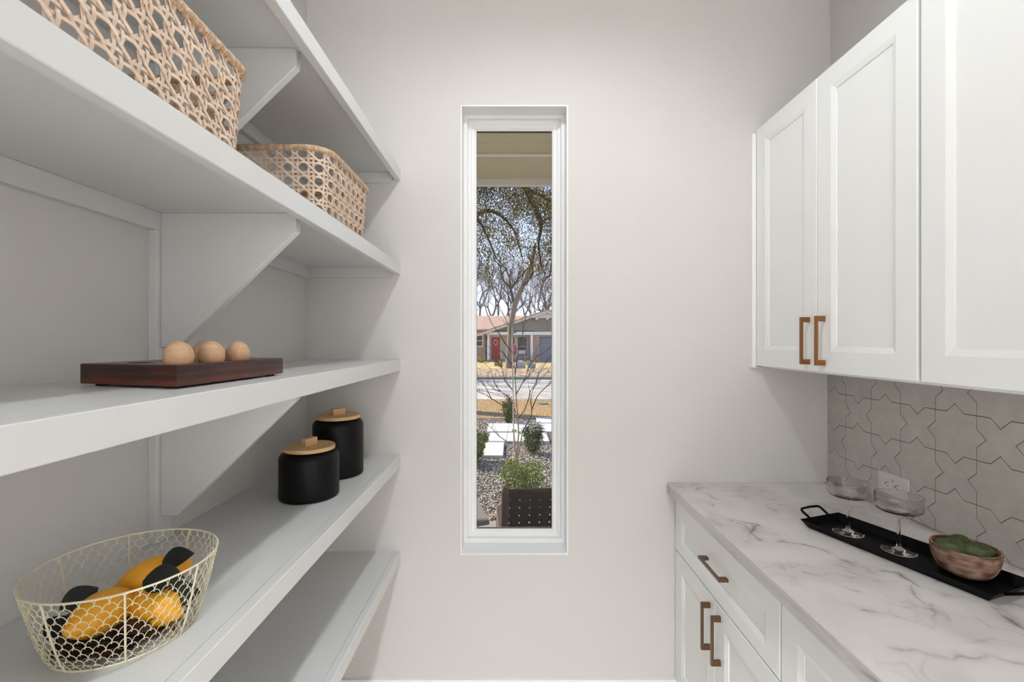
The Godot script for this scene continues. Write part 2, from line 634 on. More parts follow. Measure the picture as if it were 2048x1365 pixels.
# ---------------------------------------------------------------- the room
func room() -> void:
	var t := 0.16
	var ox0 := -0.206
	var ox1 := 0.2245
	var oy0 := EYE - 0.856
	var oy1 := EYE + 0.945
	var b := MB.new()
	b.span(Vector3(LEFT - t, -0.4, BACK - t), Vector3(ox0, CEIL + 0.2, BACK))
	b.span(Vector3(ox1, -0.4, BACK - t), Vector3(RIGHT + t, CEIL + 0.2, BACK))
	b.span(Vector3(ox0, -0.4, BACK - t), Vector3(ox1, oy0, BACK))
	b.span(Vector3(ox0, oy1, BACK - t), Vector3(ox1, CEIL + 0.2, BACK))
	struct("wall_back", b, M.wall, "warm grey painted wall with the tall narrow window", "wall")
	struct("wall_left", MB.new().span(Vector3(LEFT - t, -0.4, BACK), Vector3(LEFT, CEIL + 0.2, FRONT)), M.wall, "warm grey wall behind the white shelves", "wall")
	struct("wall_right", MB.new().span(Vector3(RIGHT, -0.4, BACK), Vector3(RIGHT + t, CEIL + 0.2, FRONT)), M.wall, "grey wall behind the white cabinets and tiled backsplash", "wall")
	struct("wall_front", MB.new().span(Vector3(LEFT - t, -0.4, FRONT), Vector3(RIGHT + t, CEIL + 0.2, FRONT + t)), M.wall, "plain grey wall behind the camera", "wall")
	struct("floor", MB.new().span(Vector3(LEFT, -0.2, BACK), Vector3(RIGHT, 0, FRONT)), M.floor, "light wooden floor of the pantry", "floor")
	struct("ceiling", MB.new().span(Vector3(LEFT, CEIL + 0.001, BACK), Vector3(RIGHT, CEIL + 0.2, FRONT)), M.ceiling, "white flat ceiling of the pantry", "ceiling")
	# baseboard: a board with an eased top
	var sec := PackedVector2Array([Vector2(0, 0), Vector2(0.016, 0), Vector2(0.016, 0.112), Vector2(0.012, 0.122), Vector2(0.010, 0.130), Vector2(0, 0.130)])
	struct("baseboard_back", MB.new().prism(sec, Transform3D(Basis(Vector3(0, 0, 1), Vector3.UP, Vector3(-1, 0, 0)), Vector3(0.66, 0, BACK)), 1.48), M.trim, "white baseboard along the window wall", "baseboard")

	# the window: drywall returns, three stepped vinyl frames, bead, gasket, pane
	var win := Node3D.new()
	win.name = numbered("window_1")
	add_child(win)
	win.position = Vector3(0, EYE, 0)
	tag(win, "tall narrow white framed window looking onto the front garden", "window", "", "structure")
	var zf := -1.89
	var y0 := -0.856
	var y1 := 0.945
	var yb := -0.838
	var r := MB.new()
	var q := 0.006
	r.span(Vector3(ox0, y0, BACK + 0.0006), Vector3(ox0 + q, y1, zf))
	r.span(Vector3(ox1 - q, y0, BACK + 0.0006), Vector3(ox1, y1, zf))
	r.span(Vector3(ox0 + q, y1 - q, BACK + 0.0006), Vector3(ox1 - q, y1, zf))
	put("window_return", r, M.trim, win)
	put("sill", MB.new().prism(PackedVector2Array([Vector2(0, 0), Vector2(0, 0.006), Vector2(0.07, yb - y0), Vector2(0.07, 0)]), Transform3D(Basis(Vector3(0, 0, -1), Vector3.UP, Vector3(1, 0, 0)), Vector3(ox0 + q, y0, BACK + 0.0006)), ox1 - ox0 - 2 * q), M.trim, win)
	var ring := func(called, x0, ya, x1, yb2, wx, wt, wb, z, d, bev, m):
		# a rectangular frame: outer edge, widths at sides, top and bottom, front at z, depth d
		var o := MB.new().rect_rings([[x0, ya, x1, yb2, z - d], [x0, ya, x1, yb2, z], [x0 + wx - bev, ya + wb - bev, x1 - wx + bev, yb2 - wt + bev, z], [x0 + wx, ya + wb, x1 - wx, yb2 - wt, z - bev], [x0 + wx, ya + wb, x1 - wx, yb2 - wt, z - d]])
		return put(called, o, m, win)
	ring.call("outer_frame", ox0, yb - 0.01, ox1, y1 - q, 0.0215, 0.0125, 0.026, zf, 0.075, 0.003, M.vinyl)
	ring.call("inner_frame", -0.1845, -0.822, 0.203, 0.927, 0.0145, 0.0185, 0.012, -1.911, 0.05, 0.003, M.vinyl)
	ring.call("sash", -0.17, -0.81, 0.1885, 0.9085, 0.0155, 0.0135, 0.010, -1.916, 0.04, 0.002, M.vinyl)
	ring.call("glazing_bead", -0.1545, -0.80, 0.1735, 0.895, 0.0045, 0.0055, 0.0045, -1.921, 0.012, 0.003, M.white_paint)
	ring.call("gasket", -0.152, -0.798, 0.171, 0.892, 0.0028, 0.0058, 0.0045, -1.931, 0.006, 0.001, M.gasket)
	put("pane", MB.new().span(Vector3(-0.151, -0.797, -1.938), Vector3(0.170, 0.891, -1.934)), M.pane, win)


# ---------------------------------------------------------------- shelves
func shelves() -> void:
	var tops := [0.687, 0.3096, -0.074, -0.4586, -0.8424]
	var words := ["topmost white painted wall shelf, empty on its upper side", "white painted wall shelf carrying the two cane baskets",
		"white painted wall shelf at eye level carrying the dark wooden tray", "white painted wall shelf carrying the black jars and the wire basket", "lowest empty white painted wall shelf near the floor"]
	var front := -0.446
	var near := 0.9
	for i in 5:
		var y: float = tops[i]
		var s := thing("wall_shelf", words[i], "shelf", Vector3(LEFT, EYE + y, BACK), 0.0, "white shelves on the left wall")
		var D := front - LEFT          # depth of the shelf
		var L := near - BACK           # its length along the wall
		put("board", MB.new().span(Vector3(0, -0.0173, 0), Vector3(D - 0.022, 0, L)), M.shelf, s)
		put("front_edge", MB.new().span(Vector3(D - 0.022, -0.0445, 0), Vector3(D, 0.0, L), 0.0015), M.shelf, s)
		put("cleat", MB.new().span(Vector3(0, -0.0173 - 0.041, 0.019), Vector3(0.019, -0.0173, L), 0.001), M.shelf, s)
		# back cleat with a clipped lower corner
		var e := D - 0.022
		put("cleat", MB.new().prism(PackedVector2Array([Vector2(0, 0), Vector2(e, 0), Vector2(e, -0.010), Vector2(e - 0.016, -0.041), Vector2(0, -0.041)]), Transform3D(Basis(), Vector3(0, -0.0173, 0)), 0.019, 0.001), M.shelf, s)
		for zz in [-1.0375, 0.16]:
			if i == 4:
				continue
			var z0: float = zz - BACK
			put("bracket_strip", MB.new().span(Vector3(0.0, (float(tops[i + 1]) - y) + 0.0005, z0 - 0.031), Vector3(0.019, -0.0585, z0 + 0.0125), 0.001), M.shelf, s)
			var tip := -0.492 - LEFT
			put("bracket", MB.new().prism(PackedVector2Array([Vector2(0.019, 0), Vector2(tip, 0), Vector2(tip, -0.042), Vector2(0.057, -0.307), Vector2(0.019, -0.307)]), Transform3D(Basis(), Vector3(0, -0.0173, z0 - 0.019)), 0.019, 0.0012), M.shelf, s)


# ---------------------------------------------------------------- cabinets
func front_panel(w: float, h: float, stile: float, rt: float, rb: float, t := 0.020) -> MB:
	var b := 0.016
	var x0 := stile
	var x1 := w - stile
	var y0 := rb
	var y1 := h - rt
	return MB.new().rect_rings([[0, 0, w, h, 0], [0, 0, w, h, t - 0.002], [0.002, 0.002, w - 0.002, h - 0.002, t], [x0, y0, x1, y1, t], [x0 + b, y0 + b, x1 - b, y1 - b, t - 0.0055], [x0 + b, y0 + b, x1 - b, y1 - b, t - 0.0085], [x0 + b, y0 + b, x1 - b, y1 - b, 0]])

func inner_panel(w: float, h: float, stile: float, rt: float, rb: float, t := 0.020) -> MB:
	var b := 0.0161
	return MB.new().span(Vector3(stile + b, rb + b, 0.002), Vector3(w - stile - b, h - rt - b, t - 0.0082))

func pull(l: float) -> MB:      # square bar pull standing up y, its feet on z = 0
	var m := MB.new()
	m.span(Vector3(-0.005, -l / 2, 0.022), Vector3(0.005, l / 2, 0.030), 0.001)
	m.span(Vector3(-0.005, l / 2 - 0.017, 0.0), Vector3(0.005, l / 2, 0.0225), 0.0008)
	m.span(Vector3(-0.005, -l / 2, 0.0), Vector3(0.005, -l / 2 + 0.017, 0.0225), 0.0008)
	return m

func leafed(parent: Node3D, called: String, at: Vector3, w: float, h: float, stile: float, rt: float, rb: float, handle_at: Vector2, level: bool, metal: Material) -> void:
	var d := put(called, front_panel(w, h, stile, rt, rb), M.cabinet, parent, at)
	d.rotation.y = -PI / 2
	put("panel", inner_panel(w, h, stile, rt, rb), M.cabinet, d)
	var p := put("handle", pull(0.155), metal, d, Vector3(handle_at.x, handle_at.y, 0.020))
	p.set_meta("label", "brushed bronze bar handle")
	if level:
		p.rotation.z = PI / 2

func cabinets() -> void:
	var face := 0.975
	var top := 0.8427
	var bot := -0.0985
	var hh := top - bot
	var spans := [[-1.816, -1.094, "white two-door wall cabinet nearest the window wall, bronze handles"], [-1.086, -0.36, "white two-door wall cabinet nearest the camera"]]
	for s in spans:
		var z0: float = s[0]
		var z1: float = s[1]
		var c := thing("wall_cabinet", s[2], "cabinet", Vector3(0, EYE, 0), 0.0, "white cabinets above the counter")
		put("body", MB.new().span(Vector3(face + 0.0205, bot - 0.0065, z0 - 0.003), Vector3(RIGHT - 0.0005, top - 0.02, z1 + 0.0035), 0.001), M.cabinet, c)
		var w := (z1 - z0) / 2.0 - 0.0015
		leafed(c, "door", Vector3(face + 0.020, bot, z0), w, hh, 0.062, 0.060, 0.065, Vector2(w - 0.036, -bot + 0.001), false, M.brass)
		leafed(c, "door", Vector3(face + 0.020, bot, z1 - w), w, hh, 0.062, 0.060, 0.065, Vector2(0.034, -bot + 0.001), false, M.brass)
	var tr := put("trim_1", MB.new().span(Vector3(0.958, EYE - 0.104, BACK), Vector3(0.9745, EYE + 0.828, BACK + 0.006), 0.001), M.cabinet)
	tag(tr, "narrow white scribe strip between wall cabinet and window wall", "trim", "", "structure")
	var lip := put("trim_2", MB.new().span(Vector3(0.952, EYE - 0.107, BACK), Vector3(0.995, EYE - 0.1045, BACK + 0.012), 0.0005), M.cabinet)
	tag(lip, "small white lip under the wall cabinet at the window wall", "trim", "", "structure")

	# base cabinets
	var bf := 0.652
	var b_spans := [[-1.8145, -1.108, "white base cabinet nearest the window wall, one drawer over two doors"], [-1.102, -0.39, "white base cabinet nearest the camera, under the counter"]]
	for s in b_spans:
		var z0: float = s[0]
		var z1: float = s[1]
		var c := thing("base_cabinet", s[2], "cabinet", Vector3(0, EYE, 0), 0.0, "white cabinets under the counter")
		put("body", MB.new().span(Vector3(bf + 0.0205, -1.375, z0 - 0.0005), Vector3(RIGHT - 0.0005, -0.6062, z1 + 0.0015)), M.cabinet, c)
		put("toe_kick", MB.new().span(Vector3(bf + 0.08, -EYE, z0), Vector3(RIGHT - 0.002, -1.3752, z1)), M.cabinet, c)
		var w := z1 - z0
		leafed(c, "drawer", Vector3(bf + 0.020, -0.829, z0), w, 0.2125, 0.062, 0.075, 0.044, Vector2(w / 2 + 0.015, 0.106), true, M.bronze)
		var dw := w / 2.0 - 0.0015
		leafed(c, "door", Vector3(bf + 0.020, -1.365, z0), dw, 0.532, 0.062, 0.060, 0.065, Vector2(dw - 0.036, 0.426), false, M.bronze)
		leafed(c, "door", Vector3(bf + 0.020, -1.365, z1 - dw), dw, 0.532, 0.062, 0.060, 0.065, Vector2(0.036, 0.426), false, M.bronze)
	var ct := put("countertop", MB.new().span(Vector3(0.6178, EYE - 0.6055, BACK + 0.0005), Vector3(RIGHT - 0.0005, EYE - 0.5655, -0.375), 0.0025), M.marble)
	tag(ct, "white marble-look countertop with grey veins over the base cabinets", "countertop")


# star and cross tiles on the cabinet wall, each tile a piece of its own
func backsplash() -> void:
	var wall := get_node("wall_right")
	var p := 0.1212
	var y_lo := -0.5653
	var y_hi := -0.1055
	var z_far := -1.8195
	var z_near := -0.30
	# plan: u along +z from the far corner, w up from the counter; local z points into the room
	var x := Transform3D(Basis(Vector3(0, 0, 1), Vector3.UP, Vector3(-1, 0, 0)), Vector3(RIGHT, EYE + y_lo, z_far))
	var W := z_near - z_far
	var H := y_hi - y_lo
	put("grout", MB.new().prism(PackedVector2Array([Vector2(0, 0), Vector2(W, 0), Vector2(W, H), Vector2(0, H)]), x, 0.0080), M.grout, wall)
	var rect := PackedVector2Array([Vector2(0.0012, 0.0012), Vector2(W - 0.001, 0.0012), Vector2(W - 0.001, H - 0.001), Vector2(0.0012, H - 0.001)])
	var u0 := -1.4788 - z_far     # a node of the grid (u of node column 0)
	var w0 := -0.2036 - y_lo
	var e := 0.207 * p
	for i in range(-4, 12):
		for j in range(-5, 3):
			# cell between node (i, j) and (i + 1, j + 1)
			var star := posmod(i + j, 2) == 0
			var o := e if star else -e
			var a := Vector2(u0 + i * p, w0 + j * p)
			var c := 0.293 * p
			var poly := PackedVector2Array([a, a + Vector2(c, 0), a + Vector2(p / 2, -o), a + Vector2(p - c, 0), a + Vector2(p, 0),
				a + Vector2(p, c), a + Vector2(p + o, p / 2), a + Vector2(p, p - c), a + Vector2(p, p),
				a + Vector2(p - c, p), a + Vector2(p / 2, p + o), a + Vector2(c, p), a + Vector2(0, p),
				a + Vector2(0, p - c), a + Vector2(-o, p / 2), a + Vector2(0, c)])
			var shrunk := MB.inset(poly, 0.0009)
			for piece in Geometry2D.intersect_polygons(shrunk, rect):
				if piece.size() < 3:
					continue
				var tl := put("tile", MB.new().prism(piece, x, 0.0097, 0.0005), M.tile, wall)
				tl.set_meta("label", "")
				tl.remove_meta("label")


# ---------------------------------------------------------------- things on the shelves
func round_rect(hx: float, hz: float, r: float, n: int) -> Array:   # n points and normals evenly along the outline
	var peri := 4.0 * (hx + hz - 2.0 * r) + TAU * r
	var pts := PackedVector3Array()
	var nor := PackedVector3Array()
	for i in n:
		var s := peri * i / n
		var legs := [2 * (hz - r), PI * r / 2, 2 * (hx - r), PI * r / 2, 2 * (hz - r), PI * r / 2, 2 * (hx - r), PI * r / 2]
		var k := 0
		while s > legs[k] and k < 7:
			s -= legs[k]
			k += 1
		var corner: Vector3 = [Vector3(hx - r, 0, hz - r), Vector3(-hx + r, 0, hz - r), Vector3(-hx + r, 0, -hz + r), Vector3(hx - r, 0, -hz + r)][k / 2]
		var a0 := PI / 2 * (k / 2)
		if k % 2 == 0:
			var nn := Vector3(cos(a0), 0, sin(a0))
			var tt := Vector3(-sin(a0), 0, cos(a0))
			pts.append(corner + nn * r + tt * (s - legs[k]))
			nor.append(nn)
		else:
			var a := a0 + s / r
			var nn := Vector3(cos(a), 0, sin(a))
			pts.append(corner + nn * r)
			nor.append(nn)
	return [pts, nor, peri]

func cane_basket(label: String, at: Vector3, turn: float, hx: float, hz: float, r: float) -> void:
	var t := thing("cane_basket", label, "basket", at, turn, "woven cane baskets on the second shelf")
	var H := 0.172
	var N := 480
	var rr := round_rect(hx, hz, r, N)
	var pts: PackedVector3Array = rr[0]
	var nor: PackedVector3Array = rr[1]
	var peri: float = rr[2]
	var cells := int(round(peri / 0.04))
	var px := peri / cells
	var py := 0.0335
	var g := 0.15
	var at_u := func(u: float, y: float, off: float):
		var f := fposmod(u / peri, 1.0) * N
		var i := int(f) % N
		var j := (i + 1) % N
		var p := pts[i].lerp(pts[j], f - int(f))
		var n := nor[i].lerp(nor[j], f - int(f)).normalized()
		var taper := -0.012 * (1.0 - y / H)
		return [p + n * (off + taper) + Vector3(0, y, 0), n]
	var sec := PackedVector2Array([Vector2(-0.0027, -0.0005), Vector2(-0.0021, 0.0006), Vector2(0.0021, 0.0006), Vector2(0.0027, -0.0005)])
	var amp := 0.0017
	var strand := func(called, path_f: Callable, n: int, closed: bool):
		var P := PackedVector3Array()
		var Q := PackedVector3Array()
		for k in (n if closed else n + 1):
			var r2 = path_f.call(float(k) / n)
			P.append(r2[0])
			Q.append(r2[1])
		put(called, MB.new().sweep(P, sec, closed, Q, PackedFloat32Array(), false), M.cane, t)
	# pairs of uprights
	for c in cells:
		for s in [-g, g]:
			var u: float = (c + s) * px
			var ph: float = PI * (0.0 if s < 0 else 1.0)
			strand.call("upright_strand", func(f): return at_u.call(u, 0.004 + f * (H - 0.004), amp * cos(TAU * f * H / py + ph)), 26, false)
	# pairs of rings
	var rows := int(H / py)
	for j in rows + 1:
		for s in [-g, g]:
			var y: float = (j + 0.35 + s) * py
			if y > H - 0.003 or y < 0.004:
				continue
			var ph: float = PI * (0.0 if s < 0 else 1.0)
			strand.call("ring_strand", func(f): return at_u.call(f * peri, y, -amp * cos(TAU * f * cells + ph)), cells * 6, true)
	# diagonals both ways, cutting the corners of the holes
	for c in cells:
		for d in [-1.0, 1.0]:
			strand.call("diagonal_strand", func(f):
				var y: float = 0.004 + f * (H - 0.004)
				var u: float = (c + 0.5) * px + d * (y / py - 0.35) * px
				return at_u.call(u, y, 0.0002 + d * 0.0016 + amp * 0.8 * cos(TAU * 2.0 * y / py)), 30, false)
	# wrapped rim, bottom hoop and floor
	var wraps := int(peri / 0.0062)
	var path := PackedVector3Array()
	var sc := PackedFloat32Array()
	for k in wraps * 5:
		var r2 = at_u.call(peri * ((k / 5) + [0.0, 0.08, 0.4, 0.7, 0.94][k % 5]) / wraps, H, 0.001)
		path.append(r2[0])
		sc.append([0.93, 1.0, 1.02, 1.02, 0.98][k % 5] + 0.03 * sin(floorf(k / 5.0) * 1.7))
	put("rim", MB.new().tube(path, 0.0083, 10, true, sc), M.rim, t, Vector3(0, 0.004, 0))
	var low := PackedVector3Array()
	for k in 160:
		low.append(at_u.call(peri * k / 160.0, 0.006, -0.002)[0])
	put("bottom_hoop", MB.new().tube(low, 0.005, 8, true), M.rim, t)
	var floor_poly := PackedVector2Array()
	for k in 120:
		var w: Vector3 = at_u.call(peri * k / 120.0, 0.0, -0.004)[0]
		floor_poly.append(Vector2(w.x, w.z))
	put("base", MB.new().prism(floor_poly, Transform3D(Basis(Vector3(1, 0, 0), Vector3(0, 0, 1), Vector3(0, 1, 0)), Vector3(0, 0.001, 0)), 0.006), M.rim, t)

func shelf_things() -> void:
	cane_basket("large woven cane basket nearest the camera, rim cut by the photo's top edge", Vector3(-0.638, EYE + 0.3099, -0.610), deg_to_rad(1.5), 0.157, 0.235, 0.045)
	cane_basket("woven cane basket farther along the shelf, beside the window wall", Vector3(-0.6, EYE + 0.3099, -1.322), 0.0, 0.133, 0.178, 0.055)

	# dark wooden tray with round wells, and four balls in it
	var y := EYE - 0.074
	var tray := thing("wooden_tray", "dark reddish brown wooden tray with round wells on the middle shelf", "tray", Vector3(0, y, 0))
	var plan := PackedVector2Array([Vector2(-0.5115, -0.694), Vector2(-0.7115, -0.750), Vector2(-0.690, -1.040), Vector2(-0.4995, -0.992)])
	var wells := [Vector2(-0.5385, -0.735), Vector2(-0.5365, -0.812), Vector2(-0.535, -0.888), Vector2(-0.632, -0.775), Vector2(-0.625, -0.850), Vector2(-0.612, -0.905)]
	# flat top with holes: cut the board into a block, then hollow the wells with CSG
	var csg := CSGCombiner3D.new()
	csg.name = "board"
	tray.add_child(csg)
	var blk := CSGMesh3D.new()
	blk.name = "block"
	var up := Transform3D(Basis(Vector3(1, 0, 0), Vector3(0, 0, 1), Vector3(0, 1, 0)), Vector3(0, 0.004, 0))
	blk.mesh = MB.new().prism(plan, up, 0.033, 0.0015).mesh()
	blk.material = M.walnut
	csg.add_child(blk)
	for w in wells:
		var hole := CSGSphere3D.new()
		hole.name = "well"
		hole.operation = CSGShape3D.OPERATION_SUBTRACTION
		hole.radius = 0.0222
		hole.radial_segments = 32
		hole.rings = 18
		hole.material = M.walnut
		csg.add_child(hole, true)
		hole.position = Vector3(w.x, 0.037 + 0.0112, w.y)
	for f in [Vector2(-0.54, -0.725), Vector2(-0.685, -0.762), Vector2(-0.67, -1.015), Vector2(-0.52, -0.975)]:
		put("foot", MB.new().lathe(PackedVector2Array([Vector2(0, 0), Vector2(0.009, 0), Vector2(0.010, 0.004), Vector2(0, 0.004)]), 16, Vector3(f.x, 0, f.y)), M.dark, tray)
	var ball_words := ["pale wooden ball at the front left of the dark tray, largest in view", "pale wooden ball at the front of the dark tray, second from left, rings showing", "pale wooden ball at the far right end of the dark tray", "pale wooden ball in the back row of the dark tray, partly hidden"]
	var spots := [0, 1, 2, 5]
	for k in 4:
		var w: Vector2 = wells[spots[k]]
		var b := put("wooden_ball", MB.new().blob(func(d): return d * Vector3(0.0212, 0.0212, 0.0250), 36, 22), M.ball, null, Vector3(w.x, y + 0.0487, w.y))
		b.rotation = [Vector3(1.5708, 0.0, 0.0), Vector3(1.5708, 0.5, 0), Vector3(1.5708, 1.4, 0), Vector3(1.5708, 2.4, 0)][k]
		tag(b, ball_words[k], "ball", "wooden balls in the dark tray")

	# black jars
	jar("short black ceramic jar with a wooden lid, in front of the taller one", Vector3(-0.600, EYE - 0.4586, -1.348), 0.138, 1.2)
	jar("tall black ceramic jar with a wooden lid, behind the shorter one", Vector3(-0.600, EYE - 0.4586, -1.571), 0.192, 0.85)

	wire_basket(Vector3(-0.607, EYE - 0.4586, -0.718))

func jar(label: String, at: Vector3, h: float, turn: float) -> void:
	var j := thing("jar", label, "jar", at, turn, "black jars with wooden lids")
	var R := 0.083
	var prof := PackedVector2Array([Vector2(0, 0), Vector2(R - 0.010, 0)])
	for k in 5:
		var a := PI / 2 * (k + 1) / 5.0
		prof.append(Vector2(R - 0.010 + 0.010 * sin(a), 0.008 - 0.008 * cos(a)))
	for k in 7:
		var a := PI / 2 * (k + 1) / 8.0
		prof.append(Vector2(R - 0.022 + 0.022 * cos(a), h - 0.024 + 0.022 * sin(a)))
	prof.append(Vector2(R - 0.018, h))
	prof.append(Vector2(R - 0.024, h))
	prof.append(Vector2(R - 0.024, h - 0.03))
	prof.append(Vector2(0, h - 0.03))
	put("body", MB.new().lathe(prof, 48), M.black, j)
	var r := 0.0715
	put("lid", MB.new().lathe(PackedVector2Array([Vector2(0, 0), Vector2(r - 0.001, 0), Vector2(r, 0.001), Vector2(r, 0.010), Vector2(r - 0.0012, 0.0112), Vector2(0, 0.0112)]), 48), M.bamboo, j, Vector3(0, h + 0.0008, 0))
	put("knob", MB.new().box(Vector3(0, 0.011, 0), Vector3(0.045, 0.022, 0.018), 0.001), M.bamboo, j, Vector3(0, h + 0.0118, 0))

func leaf_shape(l: float, w: float, bend: float, fold: float) -> MB:     # pointed oval leaf along +z, with thickness
	var m := MB.new()
	m.begin()
	var n := 14
	var rows := []
	for i in n + 1:
		var f := float(i) / n
		var hw: float = w * 0.5 * pow(sin(PI * pow(f, 0.85)), 0.95) if i > 0 and i < n else 0.0
		var z := l * f
		var y0 := bend * l * f * f
		var up := 0.0008
		rows.append([Vector3(-hw, y0 + fold * hw, z), Vector3(0, y0, z), Vector3(hw, y0 + fold * hw, z), Vector3(-hw, y0 + fold * hw + up, z), Vector3(0, y0 + up, z), Vector3(hw, y0 + fold * hw + up, z)])
	for i in n:
		var a = rows[i]
		var b = rows[i + 1]
		m.quad(a[0], a[1], b[1], b[0], 1); m.quad(a[1], a[2], b[2], b[1], 1)
		m.quad(a[3], b[3], b[4], a[4], 2); m.quad(a[4], b[4], b[5], a[5], 2)
		m.quad(a[0], b[0], b[3], a[3], 3); m.quad(a[2], a[5], b[5], b[2], 3)
	return m.end()

func wire_basket(at: Vector3) -> void:
	var t := thing("wire_basket", "cream wire mesh basket of lemons on the shelf nearest the camera", "basket", at)
	var H := 0.112
	var rad := func(f): return 0.089 + 0.031 * pow(f, 0.75)
	var circle := func(f, n):
		var p := PackedVector3Array()
		for k in n:
			p.append(Vector3(cos(TAU * k / n) * rad.call(f), H * f, sin(TAU * k / n) * rad.call(f)))
		return p
	put("rim", MB.new().tube(circle.call(1.0, 96), 0.0016, 8, true), M.cream_wire, t)
	put("base_ring", MB.new().tube(circle.call(0.0, 96), 0.0015, 8, true), M.cream_wire, t, Vector3(0, 0.0016, 0))
	for k in 8:
		var a := TAU * k / 8.0 + 0.105
		var p := PackedVector3Array()
		for i in 9:
			var f := i / 8.0
			p.append(Vector3(cos(a) * (rad.call(f) + 0.001), H * f + 0.001, sin(a) * (rad.call(f) + 0.001)))
		put("rib", MB.new().tube(p, 0.0014, 7), M.cream_wire, t)
	# fish-scale netting: rows of hoops hooked over one another
	var net := MB.new()
	var n := 46
	var rows := 10
	for r in rows + 1:
		for k in n:
			var mid := (k + 0.5 * (r % 2)) / n * TAU
			var p := PackedVector3Array()
			for i in 11:
				var s := -1.0 + i / 5.0
				var f: float = (r - 0.05 + 1.02 * pow(1.0 - pow(absf(s), 2.3), 0.62)) / (rows + 0.95)
				f = clampf(f, 0.0, 1.0)
				var a := mid + s * 0.53 / n * TAU
				var off := 0.0007 * s + 0.0004 * sin(k * 2.3 + r)
				p.append(Vector3(cos(a), 0, sin(a)) * (rad.call(f) + off) + Vector3(0, H * f + 0.001, 0))
			net.tube(p, 0.00052, 5)
			# the little hook where two hoops meet
			var a2 := mid + 0.5 / n * TAU
			var f2: float = clampf((r + 0.02) / (rows + 0.95), 0.0, 1.0)
			var q := PackedVector3Array()
			for i in 5:
				var b := PI * i / 4.0
				q.append(Vector3(cos(a2 + 0.012 * sin(b)), 0, sin(a2 + 0.012 * sin(b))) * (rad.call(f2) + 0.0010) + Vector3(0, H * f2 - 0.0012 + 0.0009 * i, 0))
			net.tube(q, 0.00052, 5)
	put("wire_mesh", net, M.cream_wire, t, Vector3.ZERO, "stuff")
	# mesh floor
	var fl := MB.new()
	for k in range(-6, 7):
		var c := k * 0.0135
		var half := sqrt(maxf(0.0, 0.088 * 0.088 - c * c))
		fl.tube(PackedVector3Array([Vector3(c, 0.003, -half), Vector3(c, 0.003, half)]), 0.0006, 5)
		fl.tube(PackedVector3Array([Vector3(-half, 0.004, c), Vector3(half, 0.004, c)]), 0.0006, 5)
	put("wire_floor", fl, M.cream_wire, t, Vector3.ZERO, "stuff")

	# three lemons with leaves
	var lemons := [
		["orange-yellow lemon at the front of the wire basket, dark leaf at its left", Vector3(-0.614, -0.407, -0.682), Vector3(-0.05, 0.06, 1.0), 0.046, [[0.4, 0.75, -0.030, 2.3]]],
		["orange-yellow lemon at the back of the wire basket, lying highest", Vector3(-0.603, -0.396, -0.764), Vector3(0.85, 0.22, -0.55), 0.046, [[0.9, 0.3, 0.028, 0.3], [0.3, -0.9, 0.03, 0.9]]],
		["orange-yellow lemon at the right of the wire basket, lying lowest", Vector3(-0.566, -0.419, -0.722), Vector3(1.0, -0.16, 0.25), 0.044, []],
	]
	for i in 3:
		var d = lemons[i]
		var z: Vector3 = d[2].normalized()
		var x := Vector3.UP.cross(z).normalized()
		var o := thing("lemon", d[0], "lemon", d[1] + Vector3(0, EYE, 0), 0.0, "lemons in the wire basket")
		o.basis = Basis(x, z.cross(x), z)
		put("fruit", MB.new().blob(func(q):
			var s: float = q.z
			var k: float = 1.0 + 0.22 * pow(absf(s), 9.0)
			return Vector3(q.x * 0.0305, q.y * 0.0305, s * d[3] * k), 32, 22), M.lemon, o)
		put("stem", MB.new().tube(PackedVector3Array([Vector3(0, 0, -0.052), Vector3(0.002, 0.003, -0.066)]), 0.002, 6), M.stem, o)
	# dark green leaves resting among the lemons
	var lv := [
		[Vector3(-0.652, -0.388, -0.655), Vector3(0.01, 0.006, -0.05), Vector3(0.75, 0.6, 0.3), 0.056, 0.036, "dark green leaf leaning against the front lemon's left side"],
		[Vector3(-0.582, -0.368, -0.757), Vector3(0.045, 0.014, 0.0), Vector3(0.0, 0.6, 0.8), 0.052, 0.034, "dark green pointed leaf sticking up at the back of the wire basket"],
		[Vector3(-0.578, -0.377, -0.712), Vector3(0.05, 0.004, -0.008), Vector3(0.1, 0.8, 0.6), 0.058, 0.046, "dark green leaf lying across the right lemon"],
		[Vector3(-0.545, -0.402, -0.712), Vector3(0.03, -0.006, -0.03), Vector3(0.3, 0.7, 0.6), 0.050, 0.040, "dark green leaf inside the right edge of the wire basket"],
		[Vector3(-0.668, -0.418, -0.690), Vector3(0.012, 0.0, 0.05), Vector3(0.4, 0.9, 0.2), 0.050, 0.040, "dark green leaf low inside the left edge of the wire basket"],
	]
	for e in lv:
		var lf := put("leaf", leaf_shape(e[3], e[4], -0.12, 0.2), M.leaf_dark, null, e[0] + Vector3(0, EYE, 0))
		var zz: Vector3 = e[1].normalized()
		var xx: Vector3 = e[2].cross(zz).normalized()
		lf.basis = Basis(xx, zz.cross(xx), zz)
		tag(lf, e[5], "leaf", "dark green leaves among the lemons")
	# dry brown leaves heaped under them
	var lr := RandomNumberGenerator.new()
	lr.seed = 5
	var tones := [Color(0.050, 0.016, 0.010), Color(0.012, 0.016, 0.010), Color(0.024, 0.007, 0.006), Color(0.085, 0.034, 0.016)]
	var heap := []
	var tints := []
